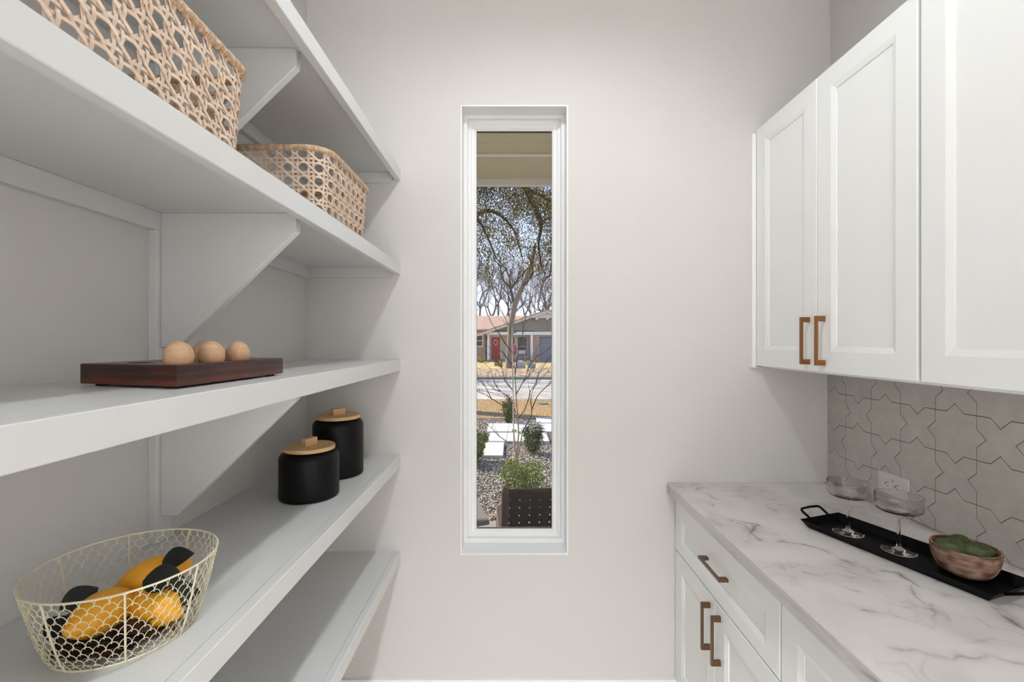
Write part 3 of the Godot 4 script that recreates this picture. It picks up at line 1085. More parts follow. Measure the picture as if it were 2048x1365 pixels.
	for k in 150:
		var a := lr.randf() * TAU
		var up := lr.randf()
		var rr := sqrt(lr.randf()) * (0.070 + 0.008 * up)
		var l := lr.randf_range(0.040, 0.048)
		var turn := -a + lr.randf_range(-0.45, 0.45)      # along the wall of the basket
		var bs := Basis.from_euler(Vector3(lr.randf_range(-0.15, 0.15), turn, lr.randf_range(-0.5, 0.5)))
		heap.append(Transform3D(bs.scaled(Vector3.ONE * l / 0.05), Vector3(cos(a) * rr, 0.007 + 0.024 * up, sin(a) * rr) - bs.z * l * 0.5))
		tints.append(tones[k % 4] * lr.randf_range(0.6, 1.3))
	var hm := many("dry_leaves", leaf_shape(0.05, 0.034, 0.12, 0.3).mesh(), M.stone, heap, null, tints)
	hm.position = at
	tag(hm, "dark dry leaves heaped in the bottom of the wire basket under the lemons", "dry leaves")
	# two curled brown twigs
	for e in [[0.075, 0.004, 0.04, "brown twig standing at the right end of the wire basket"], [-0.07, 0.035, 0.035, "curled brown twig at the left end of the wire basket"]]:
		var p := PackedVector3Array()
		for i in 7:
			var b := i / 6.0
			p.append(Vector3(0.004 * sin(b * 4.0), 0.036 * b, 0.010 * sin(b * 2.6)))
		var tw := put("twig", MB.new().tube(p, 0.0028, 7, false, PackedFloat32Array([1.1, 1, 1, 0.9, 0.9, 0.8, 0.6])), M.stem, null, at + Vector3(e[0], 0.006, e[1]))
		tag(tw, e[3], "twig")


# ---------------------------------------------------------------- things on the counter
func counter_things() -> void:
	var y := EYE - 0.5655
	# black tray: base and four flared sides in one bent sheet, two rod handles
	var ang := deg_to_rad(-19.5)      # long side turned from the wall
	var base := Vector3(1.03, y, -1.205)
	var tr := thing("serving_tray", "long black metal tray with loop handles on the marble counter", "tray", base, 0.0)
	var u := Vector3(0.334, 0, 0.9426)        # long axis, towards the camera
	var w := Vector3(0.9426, 0, -0.334)       # across, towards the wall
	var P := func(a: float, b: float, h: float): return u * a + w * b + Vector3(0, h, 0)
	var L := 0.206
	var W := 0.067
	var sh := MB.new()
	sh.begin()
	var lips := [[L, W, 0.0], [L + 0.016, W + 0.016, 0.022], [L + 0.0145, W + 0.0145, 0.0228], [L - 0.001, W - 0.001, 0.0022]]
	for i in 3:
		var p = lips[i]
		var q = lips[i + 1]
		var A := [P.call(-p[0], -p[1], p[2]), P.call(p[0], -p[1], p[2]), P.call(p[0], p[1], p[2]), P.call(-p[0], p[1], p[2])]
		var B := [P.call(-q[0], -q[1], q[2]), P.call(q[0], -q[1], q[2]), P.call(q[0], q[1], q[2]), P.call(-q[0], q[1], q[2])]
		for k in 4:
			sh.quad(A[k], A[(k + 1) % 4], B[(k + 1) % 4], B[k])
	sh.quad(P.call(-L, -W, 0), P.call(-L, W, 0), P.call(L, W, 0), P.call(L, -W, 0))
	var li := 0.001
	sh.quad(P.call(-L + li, -W + li, 0.0022), P.call(L - li, -W + li, 0.0022), P.call(L - li, W - li, 0.0022), P.call(-L + li, W - li, 0.0022))
	sh.end()
	var tm := mat(rgb(7, 7, 8), 0.4)
	tm.metallic_specular = 0.2
	put("tray_sheet", sh, tm, tr, Vector3(0, 0.0004, 0))
	for s in [-1.0, 1.0]:
		var path := PackedVector3Array()
		var o: float = s * (L + 0.014)
		var pts := [[0.0, -0.040, 0.018], [0.022, -0.041, 0.030], [0.030, -0.040, 0.0345], [0.0345, -0.034, 0.037], [0.036, 0.0, 0.038], [0.0345, 0.034, 0.037], [0.030, 0.040, 0.0345], [0.022, 0.041, 0.030], [0.0, 0.040, 0.018]]
		for q in pts:
			path.append(P.call(o + s * q[0], q[1], q[2]))
		put("handle", MB.new().tube(path, 0.0037, 8), tm, tr)

	# two coupe glasses of smoky glass
	var g := glass()
	g.position = Vector3(0.987, y + 0.0029, -1.336)
	copy(g, "smoky grey coupe glass on the black tray, nearer the wooden bowl", Vector3(1.036, y + 0.0029, -1.219))

	# wooden bowl with limes
	var bw := thing("wooden_bowl", "small round wooden bowl holding limes on the black tray", "bowl", Vector3(1.096, y + 0.0029, -1.101))
	var prof := PackedVector2Array()
	for k in 13:
		var a := PI / 2 * k / 12.0
		prof.append(Vector2(0.030 + 0.0345 * sin(a) if k else 0.028, 0.064 * (1.0 - cos(a))))
	prof.insert(0, Vector2(0, 0))
	prof.append(Vector2(0.0635, 0.0668))
	prof.append(Vector2(0.0600, 0.0668))
	for k in 10:
		var a := PI / 2 * (1.0 - k / 9.0)
		prof.append(Vector2((0.0588) * sin(a), 0.010 + 0.054 * (1.0 - cos(a))))
	put("bowl", MB.new().lathe(prof, 56), M.bowl, bw)
	var limes := [
		["dark green lime at the left of the wooden bowl", Vector3(1.070, y + 0.0560, -1.110), Vector3(0.8, 0.1, 0.55), 0.0315, 0.0265],
		["dark green lime at the back of the wooden bowl, pointing up", Vector3(1.104, y + 0.0600, -1.124), Vector3(0.75, 0.35, -0.35), 0.0310, 0.0245],
		["green lime at the right front of the wooden bowl", Vector3(1.111, y + 0.0570, -1.084), Vector3(0.95, 0.05, 0.25), 0.0325, 0.0255],
	]
	for d in limes:
		var z: Vector3 = d[2].normalized()
		var x := Vector3.UP.cross(z).normalized()
		var o := put("lime", MB.new().blob(func(q):
			var k: float = 1.0 + 0.14 * pow(absf(q.z), 8.0)
			return Vector3(q.x * d[4], q.y * d[4], q.z * d[3] * k), 32, 22), M.lime, null, d[1])
		o.basis = Basis(x, z.cross(x), z)
		tag(o, d[0], "lime", "limes in the wooden bowl")

	# wall outlet, a horizontal duplex
	var fx := RIGHT - 0.0097
	var ot := thing("wall_outlet", "white horizontal wall outlet on the tiled backsplash behind the glasses", "outlet", Vector3(fx, EYE - 0.478, -1.5025), -PI / 2)
	put("plate", MB.new().box(Vector3(0, 0, 0.0025), Vector3(0.120, 0.072, 0.005), 0.002), M.plastic, ot)
	for s in [-1.0, 1.0]:
		var face := MB.new()
		face.begin()
		var poly := PackedVector2Array()
		for k in 28:
			var a := TAU * k / 28.0
			poly.append(Vector2(clampf(cos(a) * 0.0172, -0.0142, 0.0142), sin(a) * 0.0172))
		face = MB.new().prism(poly, Transform3D(Basis(), Vector3(0.0195 * s, 0, 0.005)), 0.0014, 0.0005)
		var rc := put("receptacle", face, M.plastic, ot)
		var slots := MB.new()
		slots.box(Vector3(0.0195 * s + 0.001, 0.0062, 0.0064), Vector3(0.008, 0.0020, 0.0006))
		slots.box(Vector3(0.0195 * s + 0.001, -0.0062, 0.0064), Vector3(0.0068, 0.0020, 0.0006))
		slots.lathe(PackedVector2Array([Vector2(0, 0.0), Vector2(0.0024, 0.0), Vector2(0.0024, 0.0006), Vector2(0, 0.0006)]), 14, Vector3(0, 0, 0))
		for i in range(slots.v.size() - 14 * 4 * 3, slots.v.size()):   # stand the round hole on the face
			var q := slots.v[i]
			slots.v[i] = Vector3(0.0195 * s - 0.0085 + q.x, q.z, 0.0061 + q.y)
		put("slots", slots, M.dark, rc)
	put("screw", MB.new().prism(PackedVector2Array([Vector2(-0.0022, 0.0016), Vector2(0.0022, 0.0016), Vector2(0.0012, -0.0018), Vector2(-0.0012, -0.0018)]), Transform3D(Basis(), Vector3(0, 0.0155, 0.005)), 0.0008), mat(rgb(120, 116, 112), 0.4), ot)

func glass() -> Node3D:
	var g := thing("coupe_glass", "smoky grey coupe glass on the black tray, nearer the window", "glass", Vector3.ZERO, 0.0, "coupe glasses on the black tray")
	var R := 0.0525
	var o := PackedVector2Array([Vector2(0, 0.0), Vector2(0.038, 0.0), Vector2(0.0392, 0.0008), Vector2(0.0385, 0.0016), Vector2(0.026, 0.0036), Vector2(0.013, 0.0066), Vector2(0.0062, 0.0105), Vector2(0.0044, 0.018),
		Vector2(0.0040, 0.045), Vector2(0.0042, 0.075), Vector2(0.0050, 0.090), Vector2(0.0072, 0.0985), Vector2(0.012, 0.1020), Vector2(0.032, 0.1052), Vector2(0.0455, 0.1088), Vector2(0.0505, 0.1130), Vector2(0.0521, 0.1185), Vector2(R, 0.126), Vector2(R, 0.1500),
		Vector2(R - 0.0006, 0.1506), Vector2(R - 0.0013, 0.1500), Vector2(R - 0.0013, 0.126), Vector2(0.0508, 0.1192), Vector2(0.0493, 0.1144), Vector2(0.0448, 0.1106), Vector2(0.032, 0.1074), Vector2(0.012, 0.1052), Vector2(0, 0.1046)])
	put("glass_body", MB.new().lathe(o, 56), M.smoke, g)
	return g


# ---------------------------------------------------------------- outside, near
func garden() -> void:
	var g := GROUND
	struct("trim_3", MB.new().span(Vector3(-9, g - 0.3, -2.0), Vector3(9, -0.20, -4.25), 0.01), mat(rgb(124, 112, 102), 0.9), "pale concrete porch slab under the garden chairs", "porch")
	struct("trim_4", MB.new().span(Vector3(-60, g - 0.5, -4.2), Vector3(60, g - 0.012, -13.9)), M.soil, "bed of grey gravel and soil in the front garden", "ground")
	# porch ceiling: boards, a batten, a white beam at its edge, roof above
	var pc := thing("porch_ceiling", "tan boarded porch ceiling with a white edge beam seen at the window top", "porch ceiling", Vector3(0, EYE + 1.27, 0))
	var zs := [-1.985, -2.45, -2.913, -3.55]
	for k in 3:
		put("board", MB.new().span(Vector3(-4, 0, zs[k] - 0.002), Vector3(4, 0.02, zs[k + 1] + 0.002), 0.002), M.siding, pc)
	put("batten", MB.new().span(Vector3(-4, -0.010, -3.075), Vector3(4, -0.0005, -3.115), 0.002), M.white_paint, pc)
	put("beam", MB.new().span(Vector3(-4, -0.055, -3.552), Vector3(4, 0.14, -3.585), 0.003), M.white_paint, pc)
	put("roof_deck", MB.new().span(Vector3(-4, 0.14, -1.985), Vector3(4, 0.20, -3.75)), M.siding, pc)

	# pebbles
	var peb := MB.new().blob(func(d): return d * Vector3(1.15, 0.5, 0.75) * (1.0 + 0.12 * sin(d.x * 5.0 + d.z * 3.0)), 7, 4).mesh()
	var pl := []
	var cl := []
	for k in 52000:
		var z := -4.25 - pow(rng.randf(), 1.25) * 6.6
		var half := 0.55 + (-z) * 0.16
		var x := rng.randf_range(-half, half + 0.2)
		var s := rng.randf_range(0.006, 0.0135) * (1.0 + (-z - 4.0) * 0.06)
		pl.append(Transform3D(Basis.from_euler(Vector3(rng.randf_range(-0.4, 0.4), rng.randf() * TAU, rng.randf_range(-0.4, 0.4))).scaled(Vector3.ONE * s), Vector3(x, g - 0.012 + s * rng.randf_range(0.3, 0.8), z)))
		var l := 0.06 + 0.46 * pow(rng.randf(), 1.5)
		var warm := rng.randf_range(0.0, 1.0)
		cl.append(Color(l * (1.02 + 0.1 * warm), l * 0.94, l * (0.88 - 0.16 * warm)))
	var gr := many("gravel", peb, M.stone, pl, null, cl)
	tag(gr, "mixed grey and white gravel of the garden bed outside the window", "gravel")
	# fallen leaves on the gravel
	var fl := mat(rgb(128, 92, 66), 0.8)
	for q in [[-0.27, -4.95, 0.5, "dry tan leaf on the gravel left of the woven chair, farthest back"], [-0.25, -4.62, 1.2, "dry tan leaf on the gravel between the two garden chairs"], [0.42, -6.9, 0.7, "dry tan leaf on the gravel below the dark upright shrub"]]:
		var lf := put("fallen_leaf", leaf_shape(0.085, 0.06, 0.3, 0.5), fl, null, Vector3(q[0], g + 0.018, q[1]))
		lf.rotation.y = q[2]
		tag(lf, q[3], "leaf", "fallen leaves on the gravel")

	# stepping slabs
	var slabs := [[-0.46, -0.135, -6.98, -7.90, "nearest square pale concrete stepping slab in the gravel"], [-0.42, 0.66, -7.98, -8.72, "second pale concrete stepping slab, behind the nearest one"],
		[-0.49, 1.10, -8.83, -9.70, "third pale concrete stepping slab, behind the young tree's stem"], [0.55, 1.9, -9.78, -10.5, "farthest pale concrete stepping slab beside the dry grass"]]
	for s in slabs:
		var o := put("stepping_slab", MB.new().span(Vector3(s[0], g - 0.06, s[2]), Vector3(s[1], g + 0.045, s[3]), 0.006), M.concrete)
		tag(o, s[4], "stepping slab", "concrete stepping slabs")

	shrub("bushy green shrub right behind the woven garden chair", Vector3(0.13, g, -5.25), 0.30, 0.50, 2400, Color(0.15, 0.21, 0.02), 0.032, 11)
	shrub("dark green upright shrub to the right of the young tree", Vector3(0.335, g, -7.30), 0.17, 0.56, 2600, Color(0.045, 0.085, 0.022), 0.036, 12)
	shrub("dark green shrub cut by the window's left edge", Vector3(-0.60, g, -6.75), 0.30, 0.56, 3200, Color(0.07, 0.12, 0.02), 0.036, 13)
	shrub("small slender green shrub behind the young tree", Vector3(-0.075, g, -9.85), 0.13, 0.70, 1500, Color(0.06, 0.10, 0.02), 0.040, 14)

	young_tree()
	woven_chair()
	grey_chair()

func leaf_card() -> Mesh:       # a small folded leaf of four triangles
	var st := SurfaceTool.new()
	st.begin(Mesh.PRIMITIVE_TRIANGLES)
	st.set_smooth_group(-1)
	var a := Vector3(0, 0, 0)
	var b := Vector3(0.28, 0.08, 0.5)
	var c := Vector3(0, 0.02, 1.0)
	var d := Vector3(-0.28, 0.08, 0.5)
	for q in [a, b, c, a, c, d]:
		st.add_vertex(q)
	st.generate_normals()
	return st.commit()

func shrub(label: String, at: Vector3, r: float, h: float, n: int, c: Color, size: float, seed_: int) -> void:
	var t := thing("shrub", label, "shrub", at, 0.0, "shrubs in the front garden")
	var R := RandomNumberGenerator.new()
	R.seed = seed_
	var places := []
	var cols := []
	var wood := MB.new()
	var stems := 16
	var per := n / stems
	for s in stems:
		var a := TAU * s / stems + R.randf_range(-0.3, 0.3)
		var reach := r * sqrt(R.randf_range(0.05, 1.0))
		var hh := h * R.randf_range(0.72, 1.0) * (1.0 - 0.25 * reach / r)
		var p := PackedVector3Array()
		for k in 6:
			var f := k / 5.0
			p.append(Vector3(cos(a) * reach * pow(f, 0.38), hh * f, sin(a) * reach * pow(f, 0.38)) + Vector3(R.randf_range(-1, 1), 0, R.randf_range(-1, 1)) * 0.012 * f)
		wood.tube(p, 0.004, 5, false, PackedFloat32Array([1.4, 1.2, 1, 0.8, 0.6, 0.3]))
		for k in per:
			var f := 1.0 - pow(R.randf(), 1.15) * 0.96
			var i := mini(4, int(f * 5.0))
			var q := p[i].lerp(p[i + 1], f * 5.0 - i)
			q += Vector3(R.randfn(), R.randfn() * 0.6, R.randfn()) * 0.028
			var b := Basis.from_euler(Vector3(R.randf_range(-1.4, 0.3), R.randf() * TAU, R.randf_range(-0.7, 0.7)))
			var sc := size * R.randf_range(0.7, 1.25)
			places.append(Transform3D(b.scaled(Vector3.ONE * sc), q))
			var young := R.randf()
			cols.append(c * R.randf_range(0.3, 1.35) + Color(0.08, 0.085, 0.0) * pow(young, 4.0))
	put("stem", wood, M.twig, t)
	many("foliage", leaf_card(), M.leaf, places, t, cols)

func stroke(m: MB, pts: Array, depth: float, r0: float, r1: float, R: RandomNumberGenerator) -> void:
	# a branch through (x, height) points that drifts away from the trunk's plane
	var c := Curve3D.new()
	var drift := 0.0 if r0 > 0.009 else R.randf_range(-0.28, 0.28)
	for i in pts.size():
		c.add_point(Vector3(pts[i][0], pts[i][1], depth + drift * i / pts.size()))
	for i in range(1, pts.size() - 1):
		var tn := (c.get_point_position(i + 1) - c.get_point_position(i - 1)) * 0.17
		c.set_point_in(i, -tn)
		c.set_point_out(i, tn)
	var p := c.tessellate(3, 6)
	var sc := PackedFloat32Array()
	for i in p.size():
		sc.append(lerpf(r0, r1, float(i) / (p.size() - 1)))
	m.tube(p, 1.0, 6, false, sc)

func young_tree() -> void:
	var t := thing("young_tree", "young bare multi-stem tree tied to a thin stake in the gravel", "tree", Vector3(0.07, GROUND, -6.75))
	var R := RandomNumberGenerator.new()
	R.seed = 77
	var trunk := MB.new()
	# (x, height) about the foot, in metres
	stroke(trunk, [[0, 0], [0.0, 0.16], [0.03, 0.42], [0.012, 0.72], [-0.01, 0.98], [-0.03, 1.4], [-0.065, 1.78], [-0.085, 1.95]], 0.0, 0.014, 0.005, R)
	stroke(trunk, [[0.0, 0.02], [-0.025, 0.2], [-0.045, 0.5], [-0.055, 0.9]], 0.02, 0.012, 0.006, R)
	stroke(trunk, [[0.01, 0.06], [0.04, 0.18], [0.07, 0.36], [0.085, 0.46]], -0.02, 0.012, 0.009, R)
	put("trunk", trunk, M.young_bark, t)
	var br := [
		[[0.085, 0.46], [0.15, 0.56], [0.21, 0.66], [0.225, 0.79], [0.21, 0.93], [0.245, 1.06], [0.285, 1.16], [0.40, 1.28], [0.49, 1.35]],
		[[0.03, 0.66], [0.12, 0.78], [0.18, 0.95], [0.20, 1.05], [0.26, 1.12], [0.30, 1.2], [0.33, 1.38]],
		[[-0.02, 0.74], [-0.10, 0.90], [-0.14, 0.97], [-0.25, 1.05], [-0.32, 1.14], [-0.37, 1.26], [-0.41, 1.42]],
		[[-0.05, 1.06], [-0.14, 1.16], [-0.19, 1.26], [-0.22, 1.40], [-0.25, 1.60]],
		[[-0.14, 0.83], [-0.25, 0.86], [-0.37, 0.93], [-0.48, 0.99], [-0.58, 1.04]],
		[[-0.05, 0.28], [-0.14, 0.30], [-0.26, 0.38], [-0.33, 0.45], [-0.39, 0.52]],
		[[-0.012, 1.0], [0.09, 1.19], [0.13, 1.28], [0.18, 1.42], [0.24, 1.6]],
		[[-0.05, 1.60], [-0.15, 1.74], [-0.25, 1.89], [-0.36, 2.05], [-0.41, 2.16]],
		[[-0.025, 1.30], [0.03, 1.7], [0.09, 1.92], [0.07, 2.12]],
		[[0.18, 1.42], [0.30, 1.57], [0.43, 1.64], [0.55, 1.77]],
		[[-0.03, 1.40], [-0.14, 1.53], [-0.2, 1.62], [-0.33, 1.68], [-0.5, 1.74]],
		[[-0.065, 1.78], [-0.1, 2.0], [-0.2, 2.2], [-0.3, 2.4]],
		[[0.225, 0.79], [0.30, 0.98], [0.42, 1.12], [0.55, 1.22]],
		[[-0.25, 1.05], [-0.36, 1.10], [-0.46, 1.22]],
		[[-0.37, 0.93], [-0.44, 1.08], [-0.52, 1.2]],
		[[0.285, 1.16], [0.33, 1.32], [0.45, 1.5], [0.52, 1.6]],
		[[0.09, 1.19], [0.2, 1.3], [0.27, 1.42]],
		[[-0.22, 1.40], [-0.32, 1.52], [-0.36, 1.66]],
		[[0.085, 1.9], [0.12, 2.1], [0.16, 2.3]],
	]
	for b in br:
		var m := MB.new()
		stroke(m, b, 0.0, 0.0085, 0.0028, R)
		for k in 5:      # side twigs
			var i := R.randi_range(1, b.size() - 1)
			var f := R.randf()
			var q := Vector2(b[i - 1][0], b[i - 1][1]).lerp(Vector2(b[i][0], b[i][1]), f)
			var dx: float = signf(b[b.size() - 1][0] - b[0][0]) * R.randf_range(-0.05, 0.20)
			var dy := R.randf_range(0.10, 0.28)
			stroke(m, [[q.x, q.y], [q.x + dx * 0.6, q.y + dy * 0.5], [q.x + dx, q.y + dy]], 0.0, 0.0034, 0.0014, R)
		put("branch", m, M.twig, t)
	var st := thing("plant_stake", "thin pale wooden stake tied to the young bare tree", "stake", Vector3(0.02, GROUND, -6.72))
	put("rod", MB.new().tube(PackedVector3Array([Vector3(0.01, -0.05, 0), Vector3(-0.004, 1.0, 0.0), Vector3(-0.02, 2.0, 0)]), 0.0085, 8), mat(rgb(196, 180, 160), 0.8), st)
	var green := mat(rgb(22, 140, 100), 0.6)
	for h in [0.48, 1.25, 1.64, 1.93]:
		var loop := PackedVector3Array()
		for k in 14:
			var a := TAU * k / 14.0
			loop.append(Vector3(0.012 + 0.030 * cos(a), h + 0.008 * sin(a * 2.0), 0.022 * sin(a)))
		put("tie", MB.new().tube(loop, 0.008, 6, true), green, st)

func woven_chair() -> void:
	var c := thing("garden_chair", "dark brown garden chair with a woven strap back, seen from behind", "chair", Vector3(0.255, -0.20, -2.62), deg_to_rad(4.0))
	var tilt := 0.30        # the back leans towards the window
	var w := 0.31
	var bh := 0.60
	var y0 := 0.34
	var zb := 0.13
	var at := func(x: float, f: float, off: float): return Vector3(x, y0 + bh * f, zb + bh * f * tilt + off)
	for s in [-1.0, 1.0]:
		put("post", MB.new().sweep(PackedVector3Array([at.call(s * w, -0.52, 0), at.call(s * w, 0.3, 0), at.call(s * w, 0.97, 0), at.call(s * w, 1.01, 0.0)]), PackedVector2Array([Vector2(-0.018, -0.016), Vector2(0.018, -0.016), Vector2(0.018, 0.016), Vector2(-0.018, 0.016)]), false, PackedVector3Array([Vector3.BACK, Vector3.BACK, Vector3.BACK, Vector3.BACK]), PackedFloat32Array([1, 1, 1, 0.6]), false), M.chair_wood, c)
		put("arm", MB.new().span(Vector3(s * w - 0.025, 0.56, -0.42), Vector3(s * w + 0.025, 0.585, 0.20), 0.006), M.chair_wood, c)
		put("leg", MB.new().span(Vector3(s * w - 0.02, 0.0, -0.42), Vector3(s * w + 0.02, 0.56, -0.38), 0.004), M.chair_wood, c)
	var n := 11
	for k in n:
		var x := -w + 0.047 + k * 0.0527
		var p := PackedVector3Array()
		var hn := PackedVector3Array()
		for i in 43:
			var f := i / 42.0
			p.append(at.call(x, 0.02 + 0.94 * f, 0.004 * (1 if k % 2 else -1) * cos(PI * f * 13.0)))
			hn.append(Vector3(0, -tilt, 1).normalized())
		put("upright_strap", MB.new().sweep(p, PackedVector2Array([Vector2(-0.0225, -0.0014), Vector2(0.0225, -0.0014), Vector2(0.0225, 0.0014), Vector2(-0.0225, 0.0014)]), false, hn, PackedFloat32Array(), false), M.leather, c)
	for j in 13:
		var f := 0.05 + 0.94 * (j + 0.0) / 13.0
		var p := PackedVector3Array()
		var hn := PackedVector3Array()
		for i in 45:
			var x := -w + 2.0 * w * i / 44.0
			p.append(at.call(x, f, 0.004 * (1 if j % 2 else -1) * cos(PI * (x + w - 0.047) / 0.0527)))
			hn.append(Vector3(0, -tilt, 1).normalized())
		put("cross_strap", MB.new().sweep(p, PackedVector2Array([Vector2(-0.0178, -0.0014), Vector2(0.0178, -0.0014), Vector2(0.0178, 0.0014), Vector2(-0.0178, 0.0014)]), false, hn, PackedFloat32Array(), false), M.leather, c)
	var top := PackedVector3Array([at.call(-w, 0.965, 0), at.call(w, 0.965, 0)])
	put("top_rail", MB.new().tube(top, 0.014, 10), M.leather, c)
	put("seat", MB.new().obox(Transform3D(Basis(Vector3.RIGHT, -0.10), Vector3(0, 0.36, -0.14)), Vector3(0.58, 0.02, 0.54), 0.004), M.leather, c)
	put("front_rail", MB.new().span(Vector3(-w, 0.36, -0.42), Vector3(w, 0.40, -0.39), 0.004), M.chair_wood, c)

func grey_chair() -> void:
	var c := thing("slatted_chair", "grey slatted garden chair whose arm shows at the window's lower left corner", "chair", Vector3(-0.475, -0.20, -2.38), deg_to_rad(14.0))
	for s in [-1.0, 1.0]:
		put("arm", MB.new().prism(PackedVector2Array([Vector2(-0.06, -0.30), Vector2(0.07, -0.34), Vector2(0.075, 0.27), Vector2(-0.03, 0.29)]), Transform3D(Basis(Vector3(s, 0, 0), Vector3(0, 0, 1), Vector3(0, 1, 0)), Vector3(s * 0.235, 0.815 - 0.02, 0)), 0.022, 0.003), M.grey_wood, c)
		put("front_leg", MB.new().span(Vector3(s * 0.25 - 0.02, 0, -0.28), Vector3(s * 0.25 + 0.02, 0.795, -0.20), 0.003), M.grey_wood, c)
		put("back_leg", MB.new().obox(Transform3D(Basis(Vector3.RIGHT, 0.5), Vector3(s * 0.20, 0.27, -0.03)), Vector3(0.022, 0.12, 0.62), 0.003), M.grey_wood, c)
	for k in 5:
		put("back_slat", MB.new().obox(Transform3D(Basis(Vector3.RIGHT, 0.28), Vector3(-0.16 + 0.08 * k, 0.60, 0.15)), Vector3(0.072, 0.70, 0.018), 0.003), M.grey_wood, c)
		put("seat_slat", MB.new().box(Vector3(0, 0.37 - 0.02 * k, -0.22 + 0.085 * k), Vector3(0.46, 0.018, 0.078), 0.003), M.grey_wood, c)


# ---------------------------------------------------------------- outside, across the street
func street() -> void:
	var g := GROUND
	struct("trim_5", MB.new().span(Vector3(-60, g - 0.4, -10.55), Vector3(60, g + 0.01, -14.0)), M.straw, "strip of dry golden grass before the street", "lawn")
	# a fringe of real blades on the dry strip
	var bl := MB.new()
	bl.tri(Vector3(-0.12, 0, 0), Vector3(0.12, 0, 0), Vector3(0.1, 1, 0.5))
	var pl := []
	var cl := []
	for k in 5000:
		var z := rng.randf_range(-14.0, -10.5)
		var half := 0.6 + (-z) * 0.14
		pl.append(Transform3D(Basis.from_euler(Vector3(rng.randf_range(-0.9, 0.9), rng.randf() * TAU, 0)).scaled(Vector3(0.05, rng.randf_range(0.02, 0.045), 0.05)), Vector3(rng.randf_range(-half, half), g + 0.008, z)))
		var l := rng.randf_range(0.5, 1.2)
		cl.append(Color(0.42, 0.30, 0.15) * l)
	var gm := many("dry_grass", bl.mesh(), M.leaf, pl, null, cl)
	tag(gm, "dry golden grass blades on the strip before the street", "grass")
	var vb := thing("valve_cover", "small green round ground cover in the dry grass strip", "cover", Vector3(0.88, g + 0.01, -12.9))
	put("lid", MB.new().lathe(PackedVector2Array([Vector2(0, 0), Vector2(0.15, 0), Vector2(0.145, 0.03), Vector2(0, 0.035)]), 20), mat(rgb(60, 110, 90), 0.6), vb)
	struct("trim_6", MB.new().span(Vector3(-80, g - 0.4, -14.0), Vector3(80, g - 0.03, -21.6)), M.road, "pale sunlit street in front of the house opposite", "street")
	struct("trim_7", MB.new().span(Vector3(-80, g - 0.4, -21.6), Vector3(80, g + 0.10, -22.0), 0.02), mat(rgb(132, 126, 120), 0.9), "grey kerb on the far side of the street", "kerb")
	struct("trim_8", MB.new().span(Vector3(-120, g - 0.4, -22.0), Vector3(120, g + 0.04, -140.0)), M.yard, "dry yard in front of the house across the street", "lawn")
	struct("trim_9", MB.new().span(Vector3(-14, g, -22.3), Vector3(14, g + 0.09, -28.5), 0.03), M.mulch, "dark mulch bed behind the far kerb", "planting bed")
	bare_tree("bare leafless tree across the street, left of the window's view, shading the street", Vector3(-7.5, g, -23.5), 2.6, 0.22, 31)
	house()
	# tall tree in the yard opposite
	var bt := thing("yard_tree", "tall forked tree with a thick grey trunk before the red door", "tree", Vector3(-0.16, g, -29.5))
	var trunk := MB.new()
	trunk.tube(PackedVector3Array([Vector3(-0.05, -0.1, 0), Vector3(-0.02, 0.5, 0), Vector3(0.03, 1.6, 0), Vector3(0.10, 3.0, 0), Vector3(0.32, 4.1, 0), Vector3(0.70, 5.1, 0), Vector3(1.12, 6.0, -0.1), Vector3(1.45, 6.9, -0.2), Vector3(1.7, 8.2, -0.3)]), 0.20, 12, false, PackedFloat32Array([1.5, 1.2, 1.05, 0.98, 0.95, 0.85, 0.72, 0.6, 0.45]))
	put("trunk", trunk, M.bark, bt)
	var br := RandomNumberGenerator.new()
	br.seed = 91
	var limbs := MB.new()
	limb(limbs, Vector3(0.32, 4.1, 0), Vector3(-0.25, 1, 0.1), 1.5, 0.12, 4, br)
	limb(limbs, Vector3(0.05, 3.2, 0), Vector3(-0.6, 1, -0.2), 1.7, 0.07, 4, br)
	limb(limbs, Vector3(0.75, 5.2, 0), Vector3(0.6, 0.7, 0.2), 1.3, 0.07, 4, br)
	limb(limbs, Vector3(0.10, 3.0, 0), Vector3(0.5, 1, -0.3), 1.4, 0.08, 4, br)
	put("limbs", limbs, M.twig, bt)
	# bare trees behind the house
	bare_tree("bare leafless tree behind the roof at the window's left", Vector3(-3.6, g, -52), 3.6, 0.26, 3)
	bare_tree("slim bare leafless tree behind the reddish roof ridge", Vector3(-1.2, g, -50), 3.2, 0.19, 6)
	bare_tree("bare leafless tree behind the grey gable at the right", Vector3(4.6, g, -52), 3.4, 0.25, 8)
	bare_tree("bare leafless tree above the gable peak", Vector3(2.8, g, -56), 3.6, 0.22, 14)
	live_oak()
	# things in the yard opposite
	for q in [["yellow-green shrub beside the brick wall across the street", Vector3(-2.55, g, -37.0), 0.45, 0.55, 21], ["yellow-green low shrub beside the tall tree's trunk", Vector3(-0.85, g, -31.5), 0.26, 0.42, 22], ["yellow-green low shrub near the white post across the street", Vector3(1.30, g, -33.0), 0.40, 0.36, 23], ["dark green low shrub left of the tall tree's trunk", Vector3(-1.10, g, -32.2), 0.2, 0.55, 24]]:
		shrub(q[0], q[1], q[2], q[3], 260, Color(0.42, 0.40, 0.05) if q[4] != 24 else Color(0.08, 0.11, 0.03), 0.11, q[4])
